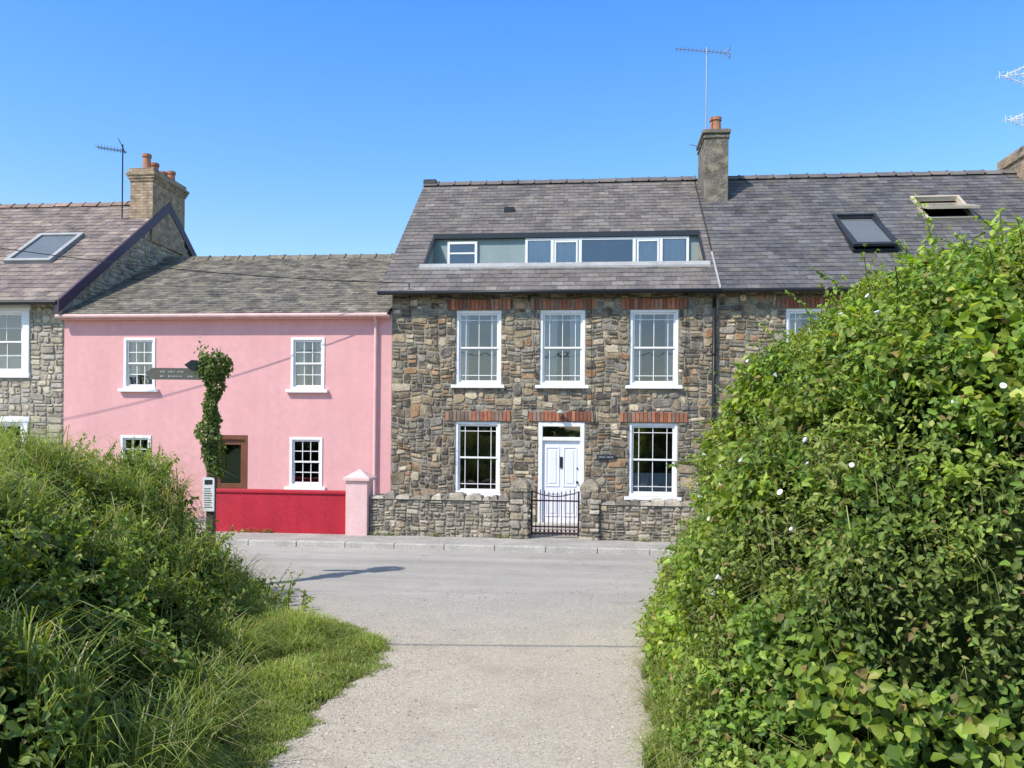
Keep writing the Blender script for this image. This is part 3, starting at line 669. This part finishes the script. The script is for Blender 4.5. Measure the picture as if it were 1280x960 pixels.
G=row_empty('garden_gate'); b=B(); g0,g1=.6,1.5; gv=WV+.18
for x in (g0,g1): b.box(x-.018,x+.018,gv-.018,gv+.018,.14,1.0)
for z in (.17,.3,.8): b.box(g0+.018,g1-.018,gv-.008,gv+.008,z,z+.03)
top=lambda x: .9+.1*abs((x-(g0+g1)/2)/(g1-g0)*2)**2
n=11
for i in range(1,n):
    x=g0+(g1-g0)*i/n; b.cyl((x,gv,.15),(x,gv,top(x)+.04),.01,n=6); b.cyl((x,gv,top(x)+.04),(x,gv,top(x)+.1),.016,.002,6)
for i in range(12):
    x0=g0+(g1-g0)*i/12; x1=g0+(g1-g0)*(i+1)/12; b.cyl((x0,gv,top(x0)),(x1,gv,top(x1)),.012,n=6)
for i in range(n):
    xc=g0+(g1-g0)*(i+.5)/n
    for k in range(8):
        a=k*math.pi/4; a2=a+math.pi/4; b.cyl((xc+.032*math.cos(a),gv,.235+.032*math.sin(a)),(xc+.032*math.cos(a2),gv,.235+.032*math.sin(a2)),.006,n=5)
b.obj('ironwork',M['black_iron'],G)
e=row_empty('red_wall'); b=B(); b.box(-5.75,-3.02,WV,WV+.2,0,.88); b.obj('masonry',M['red'],e,bevel=.01)
b=B(); b.box(-5.77,-3.022,WV-.03,WV+.23,.88,.94); b.obj('coping',M['red'],e,bevel=.01)
e=row_empty('gate_pier'); b=B(); b.box(-3.0,-2.57,WV-.1,WV+.33,0,1.16); b.obj('shaft',M['pink_pale'],e,bevel=.01)
b=B(); u0,u1,v0,v1=-3.05,-2.52,WV-.15,WV+.38
b.box(u0,u1,v0,v1,1.16,1.21); 
b.add([(u0,v0,1.21),(u1,v0,1.21),(u1,v1,1.21),(u0,v1,1.21),((u0+u1)/2,(v0+v1)/2,1.38)],[(0,1,4),(1,2,4),(2,3,4),(3,0,4)]); b.obj('cap',M['pink_pale'],e)
def sheet(name,mat,pts,z,par=None,world=True):
    me=bpy.data.meshes.new(name); me.from_pydata([(*p,z) for p in pts],[],[tuple(range(len(pts)))]); me.materials.append(mat)
    o=bpy.data.objects.new(name,me); COL.objects.link(o)
    if par: o.parent=par
    return o
e=row_empty('pavement'); b=B(); b.box(-60,60,-3.16,0,-.1,PVZ); b.obj('slab',M['concrete'],e)
b=B()
u=-40.
while u<40:
    k=random.uniform(-.004,.004); b.box(u+.004,u+.906,-3.3+k,-3.163,-.1,PVZ+.003+k); u+=.91
b.obj('kerb',M['kerb'],e,bevel=.015)
r=sheet('road',M['asphalt'],[(-80,-8.3),(80,-8.3),(80,-3.2),(-80,-3.2)],.004); r.location=(0,17.5,0); r.rotation_euler=(0,0,TH)
sheet('ground',M['field'],[(-2000,-2000),(2000,-2000),(2000,2000),(-2000,2000)],0)

LY=[-25,4,5.2,5.9,6.8,7.7,8.1,8.6,8.8,9.4]; LX=[-1.6,-1.6,-1.5,-1.42,-1.2,-1.13,-1.2,-1.65,-2.2,-4.5]
RY=[-25,4,5,6.5,8,8.8,9.2,9.4]; RX=[1.0,.95,1.0,1.25,1.5,1.7,2.3,4.0]
llx=lambda y: float(np.interp(y,LY,LX)); rrx=lambda y: float(np.interp(y,RY,RX))
ys=list(np.linspace(-25,3,20))+list(np.linspace(3.05,9.4,170))
Lp=[(llx(y)-.12+.07*noise.noise(Vector((y*3,1,0)))+.03*noise.noise(Vector((y*11,2,0))),y) for y in ys]
Rp=[(rrx(y)+.45+.07*noise.noise(Vector((y*3,7,0))),y) for y in ys]
topline=[]
for i in range(160):
    x=-4.5+8.9*(i/159.); topline.append((x, 10.1+.6*noise.noise(Vector((x*.9,3,0)))+.25*noise.noise(Vector((x*4,3,0)))+.12*noise.noise(Vector((x*13,3,0)))))
sheet('lane',M['lane'],Lp+topline+Rp[::-1],.010)
sheet('verge',M['soil'],[(-9,-5),(-1.2,-5),(-1.0,9.0),(-2.3,9.5),(-3.2,10.0),(-9,10.6)],.005)
N=8000
py=rng.uniform(4.3,10.8,N); side=rng.random(N); lx=np.interp(py,LY,LX); rx=np.interp(py,RY,RX)
px=np.where(side<.35,lx+np.abs(rng.normal(0,.3,N)),np.where(side<.6,rx-np.abs(rng.normal(0,.3,N)),rng.uniform(-1.6,1.6,N)))
b=B()
for x,y in zip(px,py):
    s=random.uniform(.003,.010)*(1.6 if random.random()<.06 else 1); g=random.uniform(.2,.55); c=(g,g*.9,g*.76); a=random.uniform(0,6.28)
    q=[(math.cos(a+k*1.57)*s*random.uniform(.7,1.3),math.sin(a+k*1.57)*s*random.uniform(.7,1.3)) for k in range(4)]
    b.add([(x+p[0],y+p[1],.010) for p in q]+[(x,y,.010+s*.8)],[(0,1,4),(1,2,4),(2,3,4),(3,0,4)],c)
b.obj('gravel',M['brick_l'])

# ================================================================== FOLIAGE
def quads_obj(name,V,idx,C,mat,parent=None):
    N,k,_=V.shape; idx=np.array(idx); nq=len(idx)
    F=(np.arange(N)[:,None,None]*k+idx[None]).reshape(-1)
    me=bpy.data.meshes.new(name); me.vertices.add(N*k); me.vertices.foreach_set('co',V.reshape(-1).astype(np.float32))
    me.loops.add(N*nq*4); me.loops.foreach_set('vertex_index',F.astype(np.int32))
    me.polygons.add(N*nq); me.polygons.foreach_set('loop_start',(np.arange(N*nq)*4).astype(np.int32))
    me.update(calc_edges=True)
    ca=me.color_attributes.new('Col','FLOAT_COLOR','POINT')
    CC=np.ones((N,k,4),dtype=np.float32); CC[:,:,:3]=C if C.ndim==3 else C[:,None,:]; ca.data.foreach_set('color',CC.reshape(-1))
    me.materials.append(mat); me.validate()
    o=bpy.data.objects.new(name,me); COL.objects.link(o)
    if parent: o.parent=parent
    return o
def nrmz(a): return a/np.maximum(np.linalg.norm(a,axis=1,keepdims=True),1e-9)
def leaves(name,P,Nn,S,C,mat,parent=None,asp=1.,spread=1.):
    N=len(P); n=nrmz(nrmz(Nn)+rng.normal(0,spread*.6,(N,3))); r=rng.normal(0,1,(N,3)); r[:,2]-=.5
    t=nrmz(r-n*np.sum(r*n,axis=1,keepdims=True)); bb=np.cross(n,t); s=S[:,None]
    a=(asp if np.ndim(asp)==0 else asp[:,None])*rng.uniform(.75,1.15,(N,1))
    V=np.stack([P,P+t*s*.3+bb*s*.34*a+n*s*.12,P+t*s*.72+bb*s*.22*a+n*s*.05,P+t*s-n*s*.16,
                P+t*s*.72-bb*s*.22*a+n*s*.05,P+t*s*.3-bb*s*.34*a+n*s*.12],axis=1)
    return quads_obj(name,V,[(0,3,2,1),(0,5,4,3)],C,mat,parent)
def blades(name,P,H,Wd,C,mat,parent=None,lean=.5,dirv=None):
    N=len(P); a=rng.uniform(0,2*np.pi,N); 
    if dirv is not None: a=dirv+rng.normal(0,.6,N)
    d=np.stack([np.cos(a),np.sin(a),np.zeros(N)],1); w=np.stack([-np.sin(a),np.cos(a),np.zeros(N)],1)
    w=nrmz(w+d*rng.normal(0,.5,(N,1)))
    L=(rng.uniform(.1,1,N)*lean*H)[:,None]; h=H[:,None]; ww=Wd[:,None]; z=np.array([[0,0,1.]])
    p1=P+d*L*.25+z*h*.5; p2=P+d*L+z*(h*.92-L*.2); p3=P+d*L*1.6+z*(h*.95-L*.55)
    V=np.stack([P-w*ww,P+w*ww,p1-w*ww*.9,p1+w*ww*.9,p2-w*ww*.6,p2+w*ww*.6,p3-w*ww*.08,p3+w*ww*.08],1)
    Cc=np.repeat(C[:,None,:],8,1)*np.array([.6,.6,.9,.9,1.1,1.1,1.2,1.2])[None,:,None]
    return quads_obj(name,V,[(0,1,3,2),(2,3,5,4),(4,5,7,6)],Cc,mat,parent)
def nz(P,sc,seed=0,oct=3):
    out=np.empty(len(P))
    for i,p in enumerate(P): out[i]=noise.fractal(Vector((p[0]*sc+seed,p[1]*sc,p[2]*sc)),1.0,2.0,oct)
    return out
def colmix(N,cols,wts,jit=.2):
    c=np.array(cols)[rng.choice(len(cols),N,p=np.array(wts)/sum(wts))]; return c*rng.uniform(1-jit,1+jit,(N,1))*rng.uniform(.93,1.07,(N,3))

# ---- right hedge
HX=np.array([0,.1,.34,.64,1.0,1.45,2.05,3.1,4.6]); HZ=np.array([0,.5,1.1,1.8,2.5,3.05,3.4,3.62,3.6])
arc=np.concatenate([[0],np.cumsum(np.hypot(np.diff(HX),np.diff(HZ)))]); AL=arc[-1]
def hs(y): return np.interp(y,[3.9,4.05,4.3,4.7,5.2,6,9.2,9.7,10.05,10.2],[0,.3,.55,.74,.9,1,1,.88,.55,0])
def hx0(y): return np.interp(y,[3.9,4.2,5,6.5,8,9.3,9.9,10.2],[1.6,1.25,1.05,1.28,1.5,1.72,2.05,2.6])
def hedgeR(s,y):
    return np.stack([hx0(y)+np.interp(s,arc,HX),y,np.interp(s,arc,HZ)*hs(y)],1)
def surf_n(f,s,t,ds=.05,dt=.05,flip=1):
    a=f(s+ds,t)-f(s-ds,t); c=f(s,t+dt)-f(s,t-dt); return nrmz(np.cross(a,c))*flip
def clump(P): return (nz(P,.85,5)*.27+nz(P,2.2,9,2)*.17)*np.clip(P[:,2]/1.2,.2,1)
RHG=bpy.data.objects.new('hedge',None); COL.objects.link(RHG)
def grid_hull(name,f,s0,s1,ns,t0,t1,ntt,flip,off,cl,parent):
    ss,tt=np.meshgrid(np.linspace(s0,s1,ns),np.linspace(t0,t1,ntt),indexing='ij'); s=ss.ravel();t=tt.ravel()
    P=f(s,t); n=surf_n(f,s,t,ds=.2,dt=.2,flip=flip); P=P+n*(cl(P)+off)[:,None]
    fs=[(i*ntt+j,(i+1)*ntt+j,(i+1)*ntt+j+1,i*ntt+j+1) for i in range(ns-1) for j in range(ntt-1)]
    me=bpy.data.meshes.new(name); me.from_pydata(P.tolist(),[],fs); me.materials.append(M['hull']); o=bpy.data.objects.new(name,me); COL.objects.link(o); o.parent=parent
s=np.array([2.]);t=np.array([7.]); fl=1 if surf_n(hedgeR,s,t)[0,0]<0 else -1
grid_hull('shade_core',hedgeR,0,AL,60,3.95,10.15,80,fl,-.3,clump,RHG)  # dark core, its colour gives the hedge gaps their shadow
N=108000
s=rng.uniform(0,AL*.93,N); y=rng.uniform(3.92,10.18,N)
P0=hedgeR(s,y); n=surf_n(hedgeR,s,y,ds=.2,dt=.2,flip=fl); cl=clump(P0)
tuft=nz(P0,6,40,2)
keep=(tuft>-.26)|(rng.random(N)<.45)
P0=P0[keep];n=n[keep];cl=cl[keep];tuft=tuft[keep];s=s[keep];N=len(s)
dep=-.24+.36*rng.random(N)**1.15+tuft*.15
P=P0+n*(cl+dep)[:,None]; P[:,2]=np.maximum(P[:,2],.02)
up=n+np.array([[-.1,-.15,.6]])
kind=nz(P0,1.1,30,2)
S=np.where(kind>.15,rng.uniform(.055,.092,N),np.where(kind>-.12,rng.uniform(.038,.068,N),rng.uniform(.032,.056,N)))
asp=np.where(kind>.15,1.15,np.where(kind>-.12,.95,.8))
base=colmix(N,[(.17,.25,.045),(.13,.2,.035),(.22,.3,.05),(.09,.145,.03),(.31,.34,.1),(.25,.18,.08)],[4,4,3.5,2.5,1.2,.5])
base*=np.where((kind>.15)[:,None],np.array([[1.12,1.08,.9]]),np.where((kind>-.12)[:,None],np.array([[.88,.93,.9]]),np.array([[1.12,1.03,1.15]])))
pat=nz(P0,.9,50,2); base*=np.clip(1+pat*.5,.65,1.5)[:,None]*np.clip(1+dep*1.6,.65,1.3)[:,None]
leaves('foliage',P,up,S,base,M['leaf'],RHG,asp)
def shoots(name,roots,dirs,Ls,leafsz,cols,parent,per=16,droop=.25,asp=.9):
    PP=[];NN=[];SS=[];CC=[]; sb=B()
    for r,d,L in zip(roots,dirs,Ls):
        c=cols[random.randrange(len(cols))]; p=Vector(r); d=Vector(d).normalized(); bend=Vector((random.uniform(-.4,.4),random.uniform(-.4,.4),-droop))
        prev=p.copy(); lsz=leafsz*random.uniform(.5,1.15)
        for i in range(per):
            d=(d+bend*(1.2/per)).normalized(); p=p+d*(L/per)
            if i%4==3: sb.cyl(prev,p,.004,n=4,col=(.14,.13,.05)); prev=p.copy()
            sz=lsz*(1.15-.6*i/per)
            for k in (0,1):
                PP.append(tuple(p)); v=Vector((random.uniform(-1,1),random.uniform(-1,1),random.uniform(-.1,1))); NN.append(tuple(v)); SS.append(sz*random.uniform(.7,1.2)); 
                q=random.uniform(.8,1.25)*(1+.3*i/per); CC.append([x*q for x in c])
    sb.obj(name+'_stems',M['leaf'],parent)
    leaves(name+'_leaves',np.array(PP),np.array(NN),np.array(SS),np.array(CC),M['leaf'],parent,asp)
n_s=850
s_=AL*(.08+.8*rng.random(n_s)**.85); y_=rng.uniform(4.5,10.1,n_s); R=hedgeR(s_,y_); nn=surf_n(hedgeR,s_,y_,flip=fl); R=R+nn*(clump(R)-.1)[:,None]
D=nn*.8+np.stack([rng.normal(0,.45,n_s),rng.normal(0,.45,n_s),rng.uniform(.1,1.2,n_s)],1)
hl=rng.uniform(.2,.45,n_s)*np.where(rng.random(n_s)<.2,1.8,1)*np.clip(s_/2.5,.5,1)
shoots('shoots',R,D,hl,.085,[(.23,.32,.055),(.29,.38,.06),(.17,.25,.045),(.22,.26,.07),(.12,.2,.035)],RHG,per=13,droop=.7)
N=4500; s=rng.uniform(0,AL*.55,N); y=rng.uniform(4.1,10,N); P=hedgeR(s,y); q=surf_n(hedgeR,s,y,flip=fl); m=nz(P,1.5,300,2)>.05; P=P[m]; q=q[m]; P=P+q*(clump(P)-.04)[:,None]; P[:,2]=np.maximum(P[:,2]-.1,0)
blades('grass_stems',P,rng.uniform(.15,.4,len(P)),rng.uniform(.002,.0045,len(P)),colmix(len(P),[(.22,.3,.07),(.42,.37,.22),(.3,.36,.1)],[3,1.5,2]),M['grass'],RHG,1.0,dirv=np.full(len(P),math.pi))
b=B()
fs_=np.stack([rng.uniform(.5,4.0,26),rng.uniform(4.6,8.5,26)],1)
for (ss_,yy_) in fs_:
    p=hedgeR(np.array([ss_]),np.array([yy_])); q=surf_n(hedgeR,np.array([ss_]),np.array([yy_]),flip=fl); p=p+q*(clump(p)+.12)[:,None]
    p=Vector(p[0]); d=(Vector(q[0])+Vector((random.uniform(-.5,.5),random.uniform(-.5,.2),random.uniform(-.2,.5)))).normalized(); b.cyl(p-d*.035,p,.005,random.uniform(.012,.024),9,(1,1,1))
b.obj('bindweed_flowers',M['petal'],RHG)

# ---- left bank
LB=bpy.data.objects.new('overgrown_bank',None); COL.objects.link(LB)
def smooth(t): t=np.clip(t,0,1); return t*t*(3-2*t)
def edgeL(y): return -1.9-(y-6)*.22
def HL(x,y): return 1.58*(.82*smooth((edgeL(y)-x)/1.9)+.18*smooth((edgeL(y)-.9-x)/1.6))*smooth((10.6-y)/1.1)
def bankf(x,y): return np.stack([x,y,HL(x,y)],1)
def clumpL(P): return (nz(P,.9,77)*.34+nz(P,2.6,71,2)*.2)*np.clip(P[:,2]/.6,.2,1)
fl2=1 if surf_n(bankf,np.array([-3.]),np.array([6.]))[0,2]>0 else -1
grid_hull('shade_core',bankf,-10,-2.0,90,2.5,10.6,90,fl2,-.2,clumpL,LB)  # dark core, shadow of the bank's gaps put into its colour
def sampleL(N,x0,x1,y0,y1):
    x=rng.uniform(x0,x1,N*3); y=rng.uniform(y0,y1,N*3)
    n=surf_n(bankf,x,y,flip=fl2); w=1/np.maximum(n[:,2],.25); keep=(rng.random(N*3)<w/w.max())&(HL(x,y)>.03)
    x=x[keep][:N];y=y[keep][:N];n=n[keep][:N]; return bankf(x,y),n
P0,n=sampleL(66000,-7.5,-1.8,3.6,10.6); tuft=nz(P0,5,140,2); k=(tuft>-.22)|(rng.random(len(P0))<.35); P0=P0[k];n=n[k];tuft=tuft[k]; N=len(P0)
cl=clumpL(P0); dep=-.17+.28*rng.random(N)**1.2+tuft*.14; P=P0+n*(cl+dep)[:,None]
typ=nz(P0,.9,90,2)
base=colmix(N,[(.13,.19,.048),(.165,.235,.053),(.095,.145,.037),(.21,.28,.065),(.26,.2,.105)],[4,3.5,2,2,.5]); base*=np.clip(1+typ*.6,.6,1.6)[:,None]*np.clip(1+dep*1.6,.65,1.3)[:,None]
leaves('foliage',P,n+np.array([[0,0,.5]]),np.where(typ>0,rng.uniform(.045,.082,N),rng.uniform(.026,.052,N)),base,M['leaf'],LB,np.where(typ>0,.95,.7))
P,n=sampleL(30000,-7.5,-1.8,3.8,10.5); N=len(P); gm=nz(P,.8,120,2); m=(gm>0)|(rng.random(N)<.18); P=P[m];n=n[m];gm=gm[m];N=len(P); P=P+n*(clumpL(P)-.03)[:,None]
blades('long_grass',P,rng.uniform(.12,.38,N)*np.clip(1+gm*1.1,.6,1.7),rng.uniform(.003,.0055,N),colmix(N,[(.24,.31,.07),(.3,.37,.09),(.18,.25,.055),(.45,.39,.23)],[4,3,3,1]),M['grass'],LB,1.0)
n_s=480
x_=rng.uniform(-6.5,-2.4,n_s); y_=rng.uniform(4.5,10.2,n_s); R=bankf(x_,y_); nn=surf_n(bankf,x_,y_,flip=fl2); R=R+nn*(clumpL(R)-.06)[:,None]
shoots('weeds',R,nn*.5+np.stack([rng.normal(0,.35,n_s),rng.normal(0,.35,n_s),rng.uniform(.5,1,n_s)],1),rng.uniform(.15,.45,n_s)*np.where(rng.random(n_s)<.12,1.5,1),.075,[(.16,.23,.05),(.22,.3,.06),(.12,.18,.04),(.25,.29,.08)],LB,per=14,droop=.5)
N=60000; y=rng.uniform(3.6,9.6,N); lx=np.interp(y,LY,LX)+.05*np.sin(y*9)+.04*np.sin(y*23)+.06*np.sin(y*3.7); ex=edgeL(y)-.5; x=ex+(lx-ex)*rng.random(N)**.9
keep=(x<lx)&(rng.random(N)<np.clip((lx-x)/.15,.1,1)); x=x[keep];y=y[keep]; N=len(x); P=np.stack([x,y,np.full(N,.004)],1)
d=np.interp(y,LY,LX)-x; gn=nz(P,1.6,200,3)
hgt=np.clip(.035+d*.15,.03,.24)*rng.uniform(.6,1.3,N)*np.clip(1+gn*1.3,.35,2.2)
vc=colmix(N,[(.22,.29,.06),(.28,.34,.08),(.16,.23,.045),(.4,.34,.2)],[4,3,3,.9])*np.clip(1+gn*.5,.65,1.4)[:,None]
blades('verge_grass',P,hgt,rng.uniform(.0022,.0045,N),vc,M['grass'],None,.9)
N=14000; y=rng.uniform(3.8,9.6,N); rx=np.interp(y,RY,RX)+.07*np.sin(y*7)+.05*np.sin(y*17); x=rx-.06+np.abs(rng.normal(0,.24,N)); P=np.stack([x,y,np.full(N,.004)],1)
blades('hedge_foot_grass',P,rng.uniform(.05,.28,N),rng.uniform(.0025,.005,N),colmix(N,[(.22,.29,.07),(.16,.22,.05),(.38,.33,.18)],[4,3,.9]),M['grass'],RHG,.9)
N=1500; u=rng.uniform(-5.7,7,N); cl_=np.sin(u*2.3)+np.sin(u*5.1+1); k=cl_>.5; u=u[k]; N=len(u); v=-2.23-np.abs(rng.normal(0,.02,N))
W_=np.array([row_to_world(a,c,.1) for a,c in zip(u,v)]); k=(u<.55)|(u>1.55); W_=W_[k]
blades('wall_foot_weeds',W_,rng.uniform(.03,.12,len(W_)),rng.uniform(.003,.006,len(W_)),colmix(len(W_),[(.18,.23,.06),(.28,.25,.12)],[3,1]),M['grass'],None,.9)
SB=row_empty('garden_shrub')
R=[];D=[]
for i in range(170):
    a=random.uniform(-10.0,-7.2); R.append((a,-1.2+random.uniform(-.35,.35),random.uniform(.5,1.3)+.2*math.sin(a*3))); D.append((random.uniform(-.5,.5),random.uniform(-.5,.5),1))
shoots('branches',R,D,[random.uniform(.3,.6) for _ in R],.085,[(.2,.3,.06),(.15,.24,.045),(.27,.35,.08)],SB,per=14,droop=.4)
b=B()
for i in range(12): b.cyl((-8.7+i*.06,-1.2,.05),(-9.8+i*.2,-1.2+random.uniform(-.3,.3),1.1),.012,.006,6,(.12,.1,.06))
b.obj('stems',M['leaf'],SB)

# ================================================================== SIGNPOST
SP=bpy.data.objects.new('footpath_signpost',None); SP.location=(-3.94,10.5,0); COL.objects.link(SP)
b=B(); b.box(-.05,.05,-.05,.05,0,3.0); b.obj('post',M['wood'],SP,bevel=.01)
b=B()
def arm(b,d,L,z0,z1,y,rot):
    c,s_=math.cos(rot),math.sin(rot); pts=[(0,z0),(L-.1,z0),(L,(z0+z1)/2),(L-.1,z1),(0,z1)]
    vs=[(d*p[0]*c,y+d*p[0]*s_,p[1]) for p in pts]+[(d*p[0]*c,y+.03+d*p[0]*s_,p[1]) for p in pts]
    b.add(vs,[(0,1,2,3,4),(9,8,7,6,5)]+[(i,(i+1)%5,5+(i+1)%5,5+i) for i in range(5)])
arm(b,-1,.84,2.77,2.92,-.1,0.0); arm(b,-1,.42,2.88,3.02,.06,.9); b.obj('finger_boards',M['signm'],SP)
b=B()
for r_,z in ((10,2.86),(13,2.80)):
    x=-.64
    for i in range(r_):
        w=random.choice([.014,.02,.026]); 
        if random.random()>.15: b.box(x,x+w,-.1045,-.1005,z,z+.022)
        x+=w+.012
b.obj('lettering',M['lead'],SP)
b=B(); b.box(-.08,.07,-.085,-.068,1.06,1.5); b.obj('notice',M['white'],SP)
b=B()
for i in range(9): b.box(-.06,.05-random.uniform(0,.03),-.0885,-.0855,1.11+i*.03,1.118+i*.03)
b.box(-.055,.045,-.0885,-.0855,1.41,1.47); b.obj('notice_print',M['plate'],SP)
N=3600; z=rng.uniform(1.5,3.08,N); z=np.where(rng.random(N)<.2,rng.normal(2.98,.1,N),z); a=rng.uniform(0,2*np.pi,N)
rad=.05+.08*np.clip(.8+.5*np.sin(z*7)+.4*np.sin(z*17+a),.1,2)*rng.uniform(.6,1,N)+np.where(z>2.85,.08*rng.random(N),0)
P=np.stack([rad*np.cos(a)+.03*np.sin(z*5),rad*np.sin(a),z],1); n=np.stack([np.cos(a),np.sin(a),np.full(N,.4)],1)
leaves('ivy',P,n,rng.uniform(.028,.06,N),colmix(N,[(.09,.13,.03),(.14,.2,.045),(.22,.29,.065)],[4,3,1.5]),M['leaf'],SP,1.1)

# ================================================================== CABLES
def cable(name,p0,p1,sag,r,n=30):
    b=B(); pts=[]
    for i in range(n+1):
        t=i/n; p=Vector(p0).lerp(Vector(p1),t); p.z-=sag*4*t*(1-t); pts.append(p)
    poly(b,pts,r,5); return b.obj(name,M['black'])
e0=row_to_world(-2.25,-.32,5.35)
cable('overhead_cable',(-22,15.2,8.2),e0,.75,.010)
cable('overhead_cable',(-13,4.7,5.4),(14,5.1,5.2),.25,.016)
for x,y in ((-22,15.2),(-13,4.7),(14,5.1)):
    b=B(); b.cyl((x,y,0),(x,y,8.4 if x<-20 else 5.7),.13,.09,10); b.obj('utility_pole',M['wood'])
N=7000; a=rng.uniform(-80,80,N); yb=-45+rng.normal(0,3,N); hh=(4.5+2.5*np.sin(a*.21)+1.5*np.sin(a*.63+2)); z=np.abs(rng.random(N))**.7*hh
P=np.stack([a,yb,z],1); leaves('reflection_trees',P,rng.normal(0,1,(N,3)),rng.uniform(.9,1.7,N),colmix(N,[(.05,.08,.02),(.07,.11,.03)],[1,1]),M['leaf'])  # unseen tree line behind the camera, added for the windows to reflect

# ================================================================== LIGHT, SKY, CAMERA
d=Vector((.50,.45,-.74)).normalized()
L=bpy.data.lights.new('sun','SUN'); L.energy=5.0; L.angle=math.radians(.5); L.color=(1,.93,.83)
o=bpy.data.objects.new('sun',L); o.rotation_euler=d.to_track_quat('-Z','Y').to_euler(); o.location=(-10,-5,20); COL.objects.link(o)
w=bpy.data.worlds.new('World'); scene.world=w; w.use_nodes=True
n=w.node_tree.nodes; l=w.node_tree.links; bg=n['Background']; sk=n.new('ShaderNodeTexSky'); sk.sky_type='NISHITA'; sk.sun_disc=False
sk.sun_elevation=math.asin(-d.z); sk.sun_rotation=math.atan2(-d.x,-d.y)%(2*math.pi); sk.air_density=1.0; sk.dust_density=.6; sk.ozone_density=2.0
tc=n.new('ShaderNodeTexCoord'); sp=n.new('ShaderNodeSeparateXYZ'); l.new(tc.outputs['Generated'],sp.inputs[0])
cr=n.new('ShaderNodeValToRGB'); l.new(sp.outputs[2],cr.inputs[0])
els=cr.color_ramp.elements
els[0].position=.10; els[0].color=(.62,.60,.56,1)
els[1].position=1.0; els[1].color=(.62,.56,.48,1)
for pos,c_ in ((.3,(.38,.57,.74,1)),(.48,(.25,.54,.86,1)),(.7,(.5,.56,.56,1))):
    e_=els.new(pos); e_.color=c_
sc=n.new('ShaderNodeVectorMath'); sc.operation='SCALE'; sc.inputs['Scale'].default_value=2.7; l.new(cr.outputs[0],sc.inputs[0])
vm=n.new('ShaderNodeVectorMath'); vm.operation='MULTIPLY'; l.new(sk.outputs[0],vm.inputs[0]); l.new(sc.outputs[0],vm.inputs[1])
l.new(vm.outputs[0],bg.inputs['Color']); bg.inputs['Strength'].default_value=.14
c=bpy.data.cameras.new('camera'); c.sensor_width=36; c.lens=36*1000/1280; c.shift_y=60/1280; c.clip_end=5000; c.clip_start=.05
co=bpy.data.objects.new('camera',c); co.location=(0,0,2.13)
co.rotation_mode='QUATERNION'
R_=Matrix.Rotation(math.radians(90),3,'X') @ Matrix.Rotation(math.radians(.55),3,'Z')
co.rotation_quaternion=R_.to_quaternion()
COL.objects.link(co); scene.camera=co
